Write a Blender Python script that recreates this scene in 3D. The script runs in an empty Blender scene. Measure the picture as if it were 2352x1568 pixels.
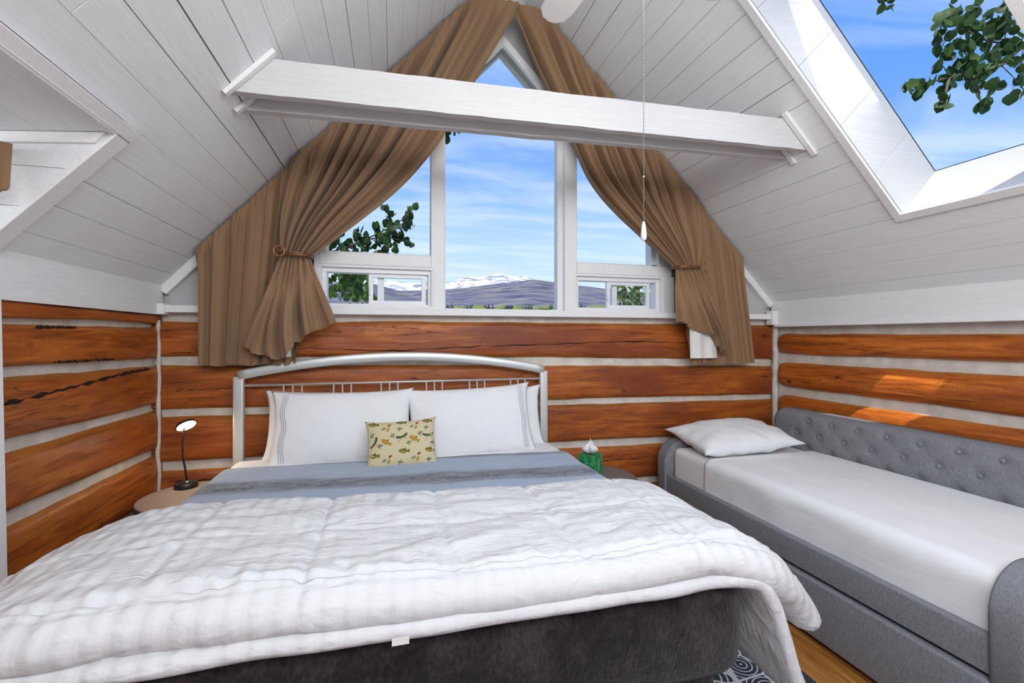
import bpy, bmesh, math, random
from mathutils import Vector, Matrix, noise
R = random.Random(7)
C = bpy.context.scene.collection
sc = bpy.context.scene

# ------------------------------------------------------------------ camera, world, sun, lights, exposure
cam = bpy.data.cameras.new('camera'); co = bpy.data.objects.new('camera', cam); C.objects.link(co)
YAW = math.atan(276/1045)
co.location = (0, 0, 1.5); co.rotation_euler = (math.pi/2, 0, -YAW)
cam.sensor_width = 36; cam.lens = 36*1045/2352; cam.shift_y = -(784-773)/2352
cam.clip_start = .02; cam.clip_end = 30000
sc.camera = co
vs = sc.view_settings
vs.view_transform = 'Standard'; vs.look = 'None'; vs.gamma = 1; vs.use_curve_mapping = False
vs.exposure = 0.54

W = bpy.data.worlds.new('world'); sc.world = W; W.use_nodes = True
nt = W.node_tree; nt.nodes.clear(); L = nt.links.new
def wn(t, **k):
    n = nt.nodes.new(t)
    for a, b in k.items(): setattr(n, a, b)
    return n
tc = wn('ShaderNodeTexCoord'); sep = wn('ShaderNodeSeparateXYZ'); L(tc.outputs['Generated'], sep.inputs[0])
rmp = wn('ShaderNodeValToRGB'); L(sep.outputs[2], rmp.inputs[0])
cr = rmp.color_ramp; cr.elements[0].position = 0.0; cr.elements[0].color = (.60, .72, .84, 1)
cr.elements[1].position = 1.0; cr.elements[1].color = (.045, .16, .60, 1)
for p, c in ((.10, (.56, .69, .83)), (.20, (.41, .60, .81)), (.29, (.26, .455, .775)), (.38, (.15, .335, .765)), (.50, (.088, .28, .77))):
    e = cr.elements.new(p); e.color = (*c, 1)
# thin clouds: noise on the direction projected to a flat layer overhead
zc = wn('ShaderNodeMath', operation='MAXIMUM'); L(sep.outputs[2], zc.inputs[0]); zc.inputs[1].default_value = .05
dx = wn('ShaderNodeMath', operation='DIVIDE'); L(sep.outputs[0], dx.inputs[0]); L(zc.outputs[0], dx.inputs[1])
dy = wn('ShaderNodeMath', operation='DIVIDE'); L(sep.outputs[1], dy.inputs[0]); L(zc.outputs[0], dy.inputs[1])
cb = wn('ShaderNodeCombineXYZ'); L(dx.outputs[0], cb.inputs[0]); L(dy.outputs[0], cb.inputs[1])
mp = wn('ShaderNodeMapping'); L(cb.outputs[0], mp.inputs[0]); mp.inputs['Scale'].default_value = (.55, 1.5, 1); mp.inputs['Rotation'].default_value = (0, 0, .35)
mp.inputs['Location'].default_value = (3.2, 1.4, 0)
nz = wn('ShaderNodeTexNoise'); L(mp.outputs[0], nz.inputs['Vector']); nz.inputs['Scale'].default_value = 1.3; nz.inputs['Detail'].default_value = 7; nz.inputs['Roughness'].default_value = .55; nz.inputs['Distortion'].default_value = .6
cl = wn('ShaderNodeMapRange'); L(nz.outputs[0], cl.inputs[0]); cl.inputs[1].default_value = .42; cl.inputs[2].default_value = .80; cl.inputs[3].default_value = 0; cl.inputs[4].default_value = .75
mx = wn('ShaderNodeMix', data_type='RGBA'); L(cl.outputs[0], mx.inputs[0]); L(rmp.outputs[0], mx.inputs[6]); mx.inputs[7].default_value = (.72, .79, .86, 1)
bg = wn('ShaderNodeBackground'); L(mx.outputs[2], bg.inputs[0]); bg.inputs[1].default_value = .91
L(bg.outputs[0], wn('ShaderNodeOutputWorld').inputs[0])

sd = bpy.data.lights.new('sun', 'SUN'); sd.energy = 3.2; sd.angle = .009; sd.color = (1, .95, .86)
so = bpy.data.objects.new('sun', sd); C.objects.link(so); so.location = (-3, -3, 9)
so.rotation_euler = Vector((.9, .80, -1.98)).to_track_quat('-Z', 'Y').to_euler()
def area(name, loc, direction, sx, sy, power, col=(1, 1, 1)):
    a = bpy.data.lights.new(name, 'AREA'); a.shape = 'RECTANGLE'; a.size = sx; a.size_y = sy; a.energy = power; a.color = col
    o = bpy.data.objects.new(name, a); C.objects.link(o); o.location = loc
    o.rotation_euler = Vector(direction).to_track_quat('-Z', 'Z').to_euler()
    return o
# fill light added behind the camera, then daylight by the skylight and dormer window
area('fill_rear', (.9, -1.52, 2.75), (0, 1, .55), 2.6, 1.1, 54, (.97, .985, 1))
area('daylight_skylight', (2.36, 1.55, 3.06), (-.70, 0, -.71), .70, 1.6, 4, (.97, .985, 1))
# added fill light high behind the viewer, with no skylight opening there
area('fill_rear_overhead', (-.42, -.45, 2.80), (.74, .30, -.64), .75, 1.3, 33, (.98, .99, 1))
area('daylight_dormer', (-2.05, 1.30, 1.84), (1, .08, .45), 1.0, .30, 20, (.97, .98, 1))

# ------------------------------------------------------------------ helpers
def link(o, parent=None):
    C.objects.link(o)
    if parent is not None:
        o.parent = parent
        o.matrix_parent_inverse = Matrix.Translation(-Vector(parent.location)) if parent.type == 'EMPTY' else Matrix()
    return o
def tag(o, label=None, cat=None, group=None, kind=None):
    if label: o['label'] = label
    if cat: o['category'] = cat
    if group: o['group'] = group
    if kind: o['kind'] = kind
    return o
def thing(name, loc, label, cat, group=None, kind=None):
    o = bpy.data.objects.new(name, None); C.objects.link(o); o.location = loc; o.empty_display_size = .1
    return tag(o, label, cat, group, kind)
def mesh(name, vf, mat, parent=None, smooth=False):
    v, f = vf
    me = bpy.data.meshes.new(name); me.from_pydata([tuple(p) for p in v], [], f); me.update()
    bm = bmesh.new(); bm.from_mesh(me); bmesh.ops.recalc_face_normals(bm, faces=bm.faces); bm.to_mesh(me); bm.free()
    if smooth: me.polygons.foreach_set('use_smooth', [True]*len(me.polygons))
    if mat: me.materials.append(mat)
    return link(bpy.data.objects.new(name, me), parent)
def join(*vfs):
    V, F = [], []
    for v, f in vfs:
        n = len(V); V += list(v); F += [tuple(i+n for i in q) for q in f]
    return V, F
def bmv(bm):
    bm.verts.ensure_lookup_table(); bm.verts.index_update()
    return [v.co.copy() for v in bm.verts], [tuple(v.index for v in f.verts) for f in bm.faces]
def box(x0, x1, y0, y1, z0, z1, bev=0.0, seg=1):
    bm = bmesh.new(); bmesh.ops.create_cube(bm, size=1)
    for v in bm.verts:
        v.co = Vector(((x0+x1)/2+v.co.x*(x1-x0), (y0+y1)/2+v.co.y*(y1-y0), (z0+z1)/2+v.co.z*(z1-z0)))
    if bev: bmesh.ops.bevel(bm, geom=bm.edges[:], offset=bev, segments=seg, profile=.6, affect='EDGES')
    r = bmv(bm); bm.free(); return r
def prism(poly, axis, d0, d1, bev=0.0):
    """poly: 2D points; axis 'y' -> (x,z), 'x' -> (y,z), 'z' -> (x,y)"""
    def P(p, d): return {'y': (p[0], d, p[1]), 'x': (d, p[0], p[1]), 'z': (p[0], p[1], d)}[axis]
    n = len(poly); v = [P(p, d0) for p in poly]+[P(p, d1) for p in poly]
    f = [tuple(range(n)), tuple(range(2*n-1, n-1, -1))]+[(i, (i+1) % n, n+(i+1) % n, n+i) for i in range(n)]
    if bev:
        bm = bmesh.new(); vv = [bm.verts.new(p) for p in v]
        for q in f: bm.faces.new([vv[i] for i in q])
        bmesh.ops.bevel(bm, geom=bm.edges[:], offset=bev, segments=1, affect='EDGES')
        r = bmv(bm); bm.free(); return r
    return v, f
def tube(pts, rad, seg=10, cap=True):
    pts = [Vector(p) for p in pts]; n = len(pts); V, F = [], []
    rads = rad if hasattr(rad, '__len__') else [rad]*n
    up = Vector((0, 0, 1)); d0 = (pts[1]-pts[0]).normalized()
    if abs(d0.dot(up)) > .95: up = Vector((1, 0, 0))
    a = d0.cross(up).normalized()
    for i, p in enumerate(pts):
        d = (pts[min(i+1, n-1)]-pts[max(i-1, 0)]).normalized()
        a = (a-d*a.dot(d)).normalized(); b = d.cross(a)
        for k in range(seg):
            t = 2*math.pi*k/seg; V.append(p+(a*math.cos(t)+b*math.sin(t))*rads[i])
    for i in range(n-1):
        for k in range(seg):
            k2 = (k+1) % seg; F.append((i*seg+k, i*seg+k2, (i+1)*seg+k2, (i+1)*seg+k))
    if cap: F += [tuple(range(seg)), tuple((n-1)*seg+k for k in range(seg))]
    return V, F
def lathe(prof, cx, cy, seg=32):
    V, F = [], []; n = len(prof)
    for r, z in prof:
        for k in range(seg):
            t = 2*math.pi*k/seg; V.append((cx+r*math.cos(t), cy+r*math.sin(t), z))
    for i in range(n-1):
        for k in range(seg):
            k2 = (k+1) % seg; F.append((i*seg+k, i*seg+k2, (i+1)*seg+k2, (i+1)*seg+k))
    F += [tuple(range(seg)), tuple((n-1)*seg+k for k in range(seg))]
    return V, F
def grid(fn, nu, nv, closeu=False):
    V = [fn(i/nu, j/nv) for i in range(nu+(0 if closeu else 1)) for j in range(nv+1)]
    F = []; m = nu if closeu else nu+1
    for i in range(nu):
        for j in range(nv):
            a, b = i*(nv+1)+j, ((i+1) % m)*(nv+1)+j
            F.append((a, b, b+1, a+1))
    return V, F
def sphere(c, r, sx=1, sy=1, sz=1, u=12, v=8):
    bm = bmesh.new(); bmesh.ops.create_uvsphere(bm, u_segments=u, v_segments=v, radius=r)
    for q in bm.verts: q.co = Vector((c[0]+q.co.x*sx, c[1]+q.co.y*sy, c[2]+q.co.z*sz))
    o = bmv(bm); bm.free(); return o
def N(*p): return noise.noise(Vector(p))
def interp(t, pts):
    if t <= pts[0][0]: return pts[0][1]
    for (a, va), (b, vb) in zip(pts, pts[1:]):
        if t <= b: return va+(vb-va)*(t-a)/(b-a)
    return pts[-1][1]
def poly_at(t, pts):
    """point along a polyline, t in 0..1 by length, smoothed (Catmull-Rom)"""
    n = len(pts)-1; x = min(max(t, 0), 1)*n; i = min(int(x), n-1); f = x-i
    p = [pts[max(i-1, 0)], pts[i], pts[i+1], pts[min(i+2, n)]]
    return tuple(.5*((2*p[1][k])+(-p[0][k]+p[2][k])*f+(2*p[0][k]-5*p[1][k]+4*p[2][k]-p[3][k])*f*f+(-p[0][k]+3*p[1][k]-3*p[2][k]+p[3][k])*f**3) for k in range(len(p[0])))
def sstep(a, b, x):
    t = min(max((x-a)/(b-a), 0), 1); return t*t*(3-2*t)

# ------------------------------------------------------------------ materials
class M:
    def __init__(s, name, col=(.8, .8, .8), rough=.6, metal=0.0, spec=.4):
        s.m = bpy.data.materials.new(name); s.m.use_nodes = True; s.t = s.m.node_tree
        s.b = s.t.nodes['Principled BSDF']; s.b.inputs['Base Color'].default_value = (*col, 1)
        s.b.inputs['Roughness'].default_value = rough; s.b.inputs['Metallic'].default_value = metal
        s.b.inputs['Specular IOR Level'].default_value = spec; s.col = None
        s._co = None
    def n(s, typ, **k):
        x = s.t.nodes.new(typ)
        for a, b in k.items(): setattr(x, a, b)
        return x
    def L(s, a, b): s.t.links.new(a, b)
    def coord(s, scale=(1, 1, 1), rnd=False, rot=(0, 0, 0)):
        c = s.n('ShaderNodeTexCoord'); out = c.outputs['Object']
        if rnd:
            oi = s.n('ShaderNodeObjectInfo'); ad = s.n('ShaderNodeVectorMath', operation='MULTIPLY_ADD')
            cc = s.n('ShaderNodeCombineXYZ')
            for i in range(3): s.L(oi.outputs['Random'], cc.inputs[i])
            s.L(cc.outputs[0], ad.inputs[0]); ad.inputs[1].default_value = (37, 53, 71); s.L(out, ad.inputs[2]); out = ad.outputs[0]
        m = s.n('ShaderNodeMapping'); s.L(out, m.inputs[0]); m.inputs['Scale'].default_value = scale; m.inputs['Rotation'].default_value = rot
        return m.outputs[0]
    def noise(s, vec, scale, detail=4, rough=.5, dist=0):
        x = s.n('ShaderNodeTexNoise'); s.L(vec, x.inputs['Vector']); x.inputs['Scale'].default_value = scale
        x.inputs['Detail'].default_value = detail; x.inputs['Roughness'].default_value = rough; x.inputs['Distortion'].default_value = dist
        return x.outputs[0]
    def ramp(s, val, stops):
        x = s.n('ShaderNodeValToRGB'); s.L(val, x.inputs[0]); e = x.color_ramp.elements
        e[0].position, e[1].position = stops[0][0], stops[-1][0]
        e[0].color = (*stops[0][1], 1); e[1].color = (*stops[-1][1], 1)
        for p, c in stops[1:-1]:
            q = e.new(p); q.color = (*c, 1)
        return x.outputs[0]
    def mrange(s, val, a, b, c=0, d=1):
        x = s.n('ShaderNodeMapRange'); s.L(val, x.inputs[0])
        for i, q in enumerate((a, b, c, d)): x.inputs[i+1].default_value = q
        return x.outputs[0]
    def mix(s, fac, a, b, mode='MIX'):
        x = s.n('ShaderNodeMix', data_type='RGBA', blend_type=mode)
        for sock, q in ((0, fac), (6, a), (7, b)):
            if hasattr(q, 'is_output'): s.L(q, x.inputs[sock])
            elif sock == 0: x.inputs[0].default_value = q
            else: x.inputs[sock].default_value = (*q, 1)
        return x.outputs[2]
    def math(s, op, a, b=None):
        x = s.n('ShaderNodeMath', operation=op)
        for i, q in enumerate((a, b)):
            if q is None: continue
            if hasattr(q, 'is_output'): s.L(q, x.inputs[i])
            else: x.inputs[i].default_value = q
        return x.outputs[0]
    def color(s, sock): s.L(sock, s.b.inputs['Base Color']); return s
    def bump(s, h, strength=.3, dist=.01):
        b = s.n('ShaderNodeBump'); b.inputs['Strength'].default_value = strength; b.inputs['Distance'].default_value = dist
        s.L(h, b.inputs['Height'])
        if s.b.inputs['Normal'].is_linked: s.L(s.b.inputs['Normal'].links[0].from_socket, b.inputs['Normal'])
        s.L(b.outputs[0], s.b.inputs['Normal']); return s

def wood_log(name, long_axis, red=0.0, gain=1.0):
    m = M(name, rough=.42, spec=.45); k = [9.0, 9.0, 9.0]; k[long_axis] = .9
    v = m.coord(tuple(k), True); k2 = [2.2]*3; k2[long_axis] = .8; v2 = m.coord(tuple(k2), True)
    g = m.noise(v, 3.0, 6, .6, .8)
    base = m.ramp(g, [(.28, (.15*gain, .034*gain, .006)), (.46, (.36*gain, .085*gain, .011)), (.60, (.47*gain, .130*gain, .017)), (.78, (.58*gain, .21*gain, .034*gain))])
    patch = m.noise(v2, 1.6, 3, .5)
    base = m.mix(m.mrange(patch, .45, .68), base, (.22, .045, .010), 'MIX') if red else m.mix(m.mrange(patch, .5, .75, 0, .6), base, (.27, .055, .010))
    # knots
    k3 = [4.2]*3; k3[long_axis] = 2.6; vk = m.coord(tuple(k3), True)
    dn = m.n('ShaderNodeTexVoronoi'); m.L(vk, dn.inputs['Vector']); dn.inputs['Scale'].default_value = 1.0
    kn = m.mrange(m.math('ADD', dn.outputs['Distance'], m.math('MULTIPLY', m.noise(vk, 9, 2), .05)), .055, .115, 1, 0)
    base = m.mix(m.math('MULTIPLY', kn, .9), base, (.045, .012, .005))
    # amber sapwood left along both edges of the log
    at_ = m.n('ShaderNodeAttribute', attribute_name='edge')
    eg = m.mrange(m.math('ADD', at_.outputs['Fac'], m.math('MULTIPLY', m.math('SUBTRACT', m.noise(v2, 5, 4, .65), .5), .55)), .80, .95)
    base = m.mix(m.math('MULTIPLY', eg, .75), base, (.42*gain, .16*gain, .025))
    # saw strokes across the face
    k5 = [9.0]*3; k5[long_axis] = 130.0
    saw = m.noise(m.coord(tuple(k5), True, (0, .0, 0)), 1.0, 2, .5)
    base = m.mix(m.mrange(saw, .55, .72, 0, .22), base, (.10, .024, .006))
    # long dark checks
    k4 = [16.0]*3; k4[long_axis] = .7; vc = m.coord(tuple(k4), True)
    ck = m.noise(vc, 1.5, 3, .55, .5)
    cr_ = m.mrange(m.math('ABSOLUTE', m.math('SUBTRACT', ck, .5)), 0.0, .010, 1, 0)
    gate = m.mrange(m.noise(m.coord((1.1, 1.1, 1.1), True), 1.3, 1), .45, .52)
    ck2 = m.math('MULTIPLY', cr_, gate)
    base = m.mix(m.math('MULTIPLY', ck2, .88), base, (.03, .009, .004))
    # saw marks and speckle
    fine = m.noise(m.coord((60, 60, 60), True, (0, .5, .3)), 3, 3, .7)
    base = m.mix(m.mrange(fine, .52, .75, 0, .45), base, (.10, .026, .007))
    m.color(base)
    m.bump(m.math('SUBTRACT', m.math('ADD', g, m.math('MULTIPLY', fine, .3)), m.math('ADD', ck2, m.math('MULTIPLY', kn, .3))), .35, .006)
    rr = m.mrange(fine, .3, .7, .34, .55); m.L(rr, m.b.inputs['Roughness'])
    return m.m
WOOD_X = wood_log('stained_log_x', 0, 1, 1.02); WOOD_Y = wood_log('stained_log_y', 1, 0, 1.08); WOOD_YR = wood_log('stained_round_log', 1, 0, 1.25)

def paint(name, col=(.80, .80, .80), axis=None, rough=.5, amt=.5):
    m = M(name, col, rough, spec=.3)
    k = [22.0]*3
    if axis is not None: k[axis] = 1.3
    g = m.noise(m.coord(tuple(k), True), 4, 5, .6, .4)
    m.bump(g, amt, .004)
    m.color(m.mix(m.mrange(g, .35, .7), tuple(c*.95 for c in col), tuple(min(c*1.03, .9) for c in col)))
    return m.m
CEIL = paint('white_plank_paint', (.835, .86, .88), 1, .5, .22)
TRIM = paint('white_trim_paint', (.83, .83, .83), None, .42, .15)
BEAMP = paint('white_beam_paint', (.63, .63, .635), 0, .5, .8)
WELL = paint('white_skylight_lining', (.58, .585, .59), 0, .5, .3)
WINP = M('white_vinyl', (.84, .85, .86), .35).m
SEAM = M('plank_seam', (.10, .10, .105), .9).m
KNEE = paint('white_knee_wall', (.80, .80, .805), 1, .5, .3)
def mk_chink():
    m = M('mortar_chinking', (.7, .66, .6), .9, spec=.2); v = m.coord((1, 1, 1))
    g = m.noise(v, 9, 5, .6); f = m.noise(v, 120, 3, .6)
    m.color(m.mix(m.mrange(f, .55, .8, 0, .6), m.mix(m.mrange(g, .35, .7), (.58, .54, .47), (.76, .73, .67)), (.44, .40, .34)))
    m.bump(m.math('ADD', g, m.math('MULTIPLY', f, .4)), .5, .008); return m.m
CHINK = mk_chink()
def mk_gable():
    m = M('grey_gable_board', (.50, .50, .49), .8); f = m.noise(m.coord((200, 200, 60)), 2, 3, .6)
    m.color(m.mix(m.mrange(f, .3, .7), (.42, .42, .41), (.58, .58, .57))); return m.m
GABLE = mk_gable()
def cloth(name, col, weave=900, sheen=.0, rough=.85, bump=.12, var=.06, big=6):
    m = M(name, col, rough, spec=.15); v = m.coord((1, 1, 1))
    w = m.noise(v, weave, 2, .6); g = m.noise(v, big, 4, .55)
    m.color(m.mix(m.mrange(m.math('ADD', m.math('MULTIPLY', w, .5), m.math('MULTIPLY', g, .5)), .3, .7), tuple(c*(1-var) for c in col), tuple(min(1, c*(1+var)) for c in col)))
    m.bump(w, bump, .002)
    if sheen: m.b.inputs['Sheen Weight'].default_value = sheen
    return m
def mk_linen(name, col, wr=.35, scale=(5, 9, 7)):
    m = cloth(name, col, 700, 0, .9, .08, .02); g = m.noise(m.coord(scale), 2.2, 5, .6, .7); m.bump(g, wr, .012); return m.m
LINEN = mk_linen('white_pillow_linen', (.85, .855, .865), .45)
SHEET = mk_linen('white_jersey_sheet', (.87, .875, .88), .22, (3, 2, 9))
def mk_duvet():
    m = cloth('white_seersucker_duvet', (.70, .70, .705), 800, 0, .9, .06, .02)
    # puckered stripes woven along the duvet
    v = m.coord(); sp = m.n('ShaderNodeSeparateXYZ'); m.L(v, sp.inputs[0])
    st = m.mrange(m.math('SINE', m.math('MULTIPLY', sp.outputs[0], 2*math.pi/.052)), -.8, .9)
    pk = m.noise(m.coord((26, 75, 26)), 1.0, 2, .5)
    m.bump(m.math('MULTIPLY', pk, st), .6, .010)
    m.bump(m.noise(m.coord((5, 10, 8)), 1.5, 2.5, .5, .9), .5, .02)
    return m.m
DUVET = mk_duvet()
CURT = cloth('tan_curtain_cotton', (.285, .172, .094), 500, .15, .8, .15, .08).m
LINING = cloth('white_curtain_lining', (.75, .73, .70), 500).m
def mk_gray():
    m = M('grey_woven_upholstery', rough=.9, spec=.2)
    a = m.noise(m.coord((900, 60, 900)), 1, 2, .6); b = m.noise(m.coord((60, 900, 60)), 1, 2, .6); c = m.noise(m.coord((300, 300, 40)), 1.5, 3, .6)
    s = m.math('ADD', m.math('MULTIPLY', a, .3), m.math('ADD', m.math('MULTIPLY', b, .35), m.math('MULTIPLY', c, .35)))
    m.color(m.ramp(s, [(.36, (.13, .135, .15)), (.5, (.24, .245, .265)), (.66, (.37, .375, .40))])); m.bump(s, .25, .002); return m.m
GRAY = mk_gray()
def mk_stripe():
    m = M('striped_plush', rough=.95, spec=.1); v = m.coord((1, 1, 1)); sp = m.n('ShaderNodeSeparateXYZ'); m.L(v, sp.inputs[0])
    wob = m.noise(m.coord((2.2, 7, 5)), 1.4, 5, .65); fur = m.noise(m.coord((160, 40, 160)), 1, 3, .7); pat = m.noise(m.coord((9, 22, 9)), 1, 4, .7)
    yy = m.math('ADD', sp.outputs[1], m.math('ADD', m.math('MULTIPLY', m.math('SUBTRACT', wob, .5), .11), m.math('MULTIPLY', sp.outputs[0], .085)))
    ph = m.math('FRACT', m.math('DIVIDE', m.math('SUBTRACT', yy, 2.17), .46))
    band = m.ramp(ph, [(0, (0, 0, 0)), (.24, (0, 0, 0)), (.32, (.75, .75, .75)), (.45, (1, 1, 1)), (.62, (.85, .85, .85)), (.72, (0, 0, 0)), (1, (0, 0, 0))])
    edge = m.mrange(yy, 2.82, 2.87)
    dk = m.math('MULTIPLY', m.math('MAXIMUM', band, m.math('MULTIPLY', edge, .9)), m.mrange(pat, .35, .55, .5, 1))
    light = m.mix(m.mrange(pat, .4, .7, 0, .5), (.36, .44, .57), (.43, .49, .57))
    dark = m.mix(m.mrange(fur, .35, .65), (.05, .056, .062), (.20, .21, .215))
    m.color(m.mix(dk, light, dark)); m.bump(fur, .35, .006); m.b.inputs['Sheen Weight'].default_value = .25
    return m.m
PLUSH = mk_stripe()
def mk_dark():
    m = M('dark_brown_plush', rough=.95, spec=.1); pat = m.noise(m.coord((5, 5, 5)), 1.5, 5, .65, .6); fur = m.noise(m.coord((90, 90, 50)), 1, 4, .7)
    s = m.math('ADD', m.math('MULTIPLY', pat, .6), m.math('MULTIPLY', fur, .4))
    m.color(m.ramp(s, [(.38, (.009, .007, .009)), (.5, (.021, .016, .018)), (.62, (.052, .040, .041))])); m.bump(fur, .7, .01)
    m.b.inputs['Sheen Weight'].default_value = .2; return m.m
DARK = mk_dark()
METAL = M('satin_silver_tube', (.66, .68, .66), .38, .45).m
BLACKM = M('matte_black_metal', (.012, .012, .013), .38).m
COPPER = M('copper_wire', (.33, .15, .08), .35, .8).m
BRASS = M('aged_brass_chain', (.40, .36, .30), .35, .9).m
FANW = M('white_fan_enamel', (.82, .82, .82), .35).m
def emis(name, col, s):
    m = M(name, col); m.b.inputs['Emission Color'].default_value = (*col, 1); m.b.inputs['Emission Strength'].default_value = s; return m.m
LED = emis('warm_led_disc', (1, .80, .56), 40)
GLOBE = emis('frosted_fan_globe', (1, .97, .93), 15)
def glass(name, tint=(1, 1, 1)):
    m = bpy.data.materials.new(name); m.use_nodes = True; t = m.node_tree; t.nodes.clear()
    o = t.nodes.new('ShaderNodeOutputMaterial'); tr = t.nodes.new('ShaderNodeBsdfTransparent'); tr.inputs[0].default_value = (*tint, 1)
    gl = t.nodes.new('ShaderNodeBsdfGlossy'); gl.inputs['Roughness'].default_value = .02
    fr = t.nodes.new('ShaderNodeLayerWeight'); fr.inputs[0].default_value = .5
    pw = t.nodes.new('ShaderNodeMath'); pw.operation = 'POWER'; t.links.new(fr.outputs['Facing'], pw.inputs[0]); pw.inputs[1].default_value = 4
    ml = t.nodes.new('ShaderNodeMath'); ml.operation = 'MULTIPLY_ADD'; t.links.new(pw.outputs[0], ml.inputs[0]); ml.inputs[1].default_value = .15; ml.inputs[2].default_value = .0
    mx = t.nodes.new('ShaderNodeMixShader'); t.links.new(ml.outputs[0], mx.inputs[0]); t.links.new(tr.outputs[0], mx.inputs[1]); t.links.new(gl.outputs[0], mx.inputs[2])
    t.links.new(mx.outputs[0], o.inputs[0]); return m
GLASS = glass('window_glass', (.97, .98, .98))
def mk_floor():
    m = M('oak_floor_plank', rough=.35); g = m.noise(m.coord((30, 1.6, 30), True), 1.5, 6, .6, 1.2)
    m.color(m.ramp(g, [(.3, (.17, .058, .010)), (.5, (.42, .17, .035)), (.7, (.55, .25, .065))])); m.bump(g, .15, .003); return m.m
FLOORW = mk_floor()
TABLE_L = M('taupe_table_top', (.31, .25, .20), .45).m
TABLE_R = M('grey_table_top', (.16, .155, .145), .45).m
TABLE_E = M('dark_table_edge', (.055, .058, .063), .5).m
def mk_rug():
    m = M('charcoal_lace_rug', rough=.95, spec=.1); v = m.coord((1, 1, 1)); sp = m.n('ShaderNodeSeparateXYZ'); m.L(v, sp.inputs[0])
    vo = m.n('ShaderNodeTexVoronoi', feature='F1'); m.L(m.coord((9, 9, 9)), vo.inputs['Vector']); vo.inputs['Scale'].default_value = 1
    rings = m.math('SINE', m.math('MULTIPLY', vo.outputs['Distance'], 34))
    ed = m.n('ShaderNodeTexVoronoi', feature='DISTANCE_TO_EDGE'); m.L(m.coord((9, 9, 9)), ed.inputs['Vector']); ed.inputs['Scale'].default_value = 1
    line = m.math('MAXIMUM', m.mrange(ed.outputs['Distance'], .03, .06, 1, 0), m.mrange(rings, .62, .8))
    inside = m.math('MULTIPLY', line, m.mrange(sp.outputs[0], 1.69, 1.695, 1, 0))
    f = m.noise(m.coord((150, 150, 150)), 1, 3, .7)
    m.color(m.mix(inside, m.mix(f, (.022, .026, .034), (.075, .085, .10)), (.62, .64, .65))); m.bump(f, .5, .004); return m.m
RUG = mk_rug()
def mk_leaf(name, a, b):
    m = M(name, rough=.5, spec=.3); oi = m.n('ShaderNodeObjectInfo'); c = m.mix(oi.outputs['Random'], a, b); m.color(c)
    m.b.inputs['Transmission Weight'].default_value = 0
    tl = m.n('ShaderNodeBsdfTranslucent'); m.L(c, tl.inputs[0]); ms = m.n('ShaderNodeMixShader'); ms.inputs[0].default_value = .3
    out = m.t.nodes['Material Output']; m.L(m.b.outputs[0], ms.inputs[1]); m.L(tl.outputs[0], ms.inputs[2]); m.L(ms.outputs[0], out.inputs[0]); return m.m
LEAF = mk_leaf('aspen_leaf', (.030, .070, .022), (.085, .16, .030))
LEAFG = mk_leaf('bright_green_aspen_leaf', (.045, .11, .018), (.13, .24, .035))  # brighter green leaf colours
LEAFD = mk_leaf('aspen_leaf_painted_shade', (.016, .042, .022), (.040, .085, .022))  # shade on the leaves put into these darker colours
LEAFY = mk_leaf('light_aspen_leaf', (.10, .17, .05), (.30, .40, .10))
BARK = M('aspen_bark', (.16, .13, .10), .8).m
# ------------------------------------------------------------------ the room shell
XL, XR, YB, YF = -1.388, 3.22, 3.25, -1.62
KL, KR = 1.088, .987                      # roof pitch left / right
EL, ER = 1.785, 1.77                      # height where each slope meets its knee wall
def roofL(x): return EL+KL*(x-XL)
def roofR(x): return ER+KR*(XR-x)
AX = (ER-EL+KR*XR+KL*XL)/(KL+KR); AZ = roofL(AX)
NL = Vector((-KL, 0, 1)).normalized(); NR = Vector((KR, 0, 1)).normalized()
def slope(side, x0, x1, y0, y1, n0, n1, bev=0.0):
    f, n = (roofL, NL) if side == 'L' else (roofR, NR)
    V = []
    for x in (x0, x1):
        for y in (y0, y1):
            for d in (n0, n1): V.append(Vector((x, y, f(x)))+n*d)
    F = [(0, 1, 3, 2), (4, 6, 7, 5), (0, 4, 5, 1), (2, 3, 7, 6), (0, 2, 6, 4), (1, 5, 7, 3)]
    if bev:
        bm = bmesh.new(); vv = [bm.verts.new(p) for p in V]
        for q in F: bm.faces.new([vv[i] for i in q])
        bmesh.ops.bevel(bm, geom=bm.edges[:], offset=bev, segments=1, affect='EDGES'); r = bmv(bm); bm.free(); return r
    return V, F

# floor
fl = tag(mesh('floor', box(XL-.2, XR+.2, YF-.1, YB+.2, -.12, -.016), SEAM), 'orange oak plank floor under the beds', None, None, 'structure')
x = XL-.08; i = 0
while x < XR+.06:
    w = .128
    mesh('plank', box(x, x+w-.002, YF, YB+.02, -.016, 0, .0012), FLOORW, fl); x += w

# ceiling: dark backing, then each board
SKX0, SKX1, SKY0, SKY1 = 1.50, 2.785, 1.17, 1.925   # skylight opening on the right slope
DX0, DX1, DY0, DY1 = XL-.02, -.972, .55, 1.945       # dormer opening on the left slope
OUT = .34
TL0 = XL-.30
cv = [slope('L', TL0, DX0, YF-.1, YB+.22, .016, OUT), slope('L', DX1, AX+.0, YF-.1, YB+.22, .016, OUT),
      slope('L', DX0, DX1, YF-.1, DY0, .016, OUT), slope('L', DX0, DX1, DY1+.02, YB+.22, .016, OUT),
      slope('R', SKX1+.02, XR+.4, YF-.1, YB+.22, .016, OUT), slope('R', AX, SKX0-.02, YF-.1, YB+.22, .016, OUT),
      slope('R', SKX0-.02, SKX1+.02, YF-.1, SKY0-.02, .016, OUT), slope('R', SKX0-.02, SKX1+.02, SKY1+.02, YB+.22, .016, OUT)]
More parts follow.
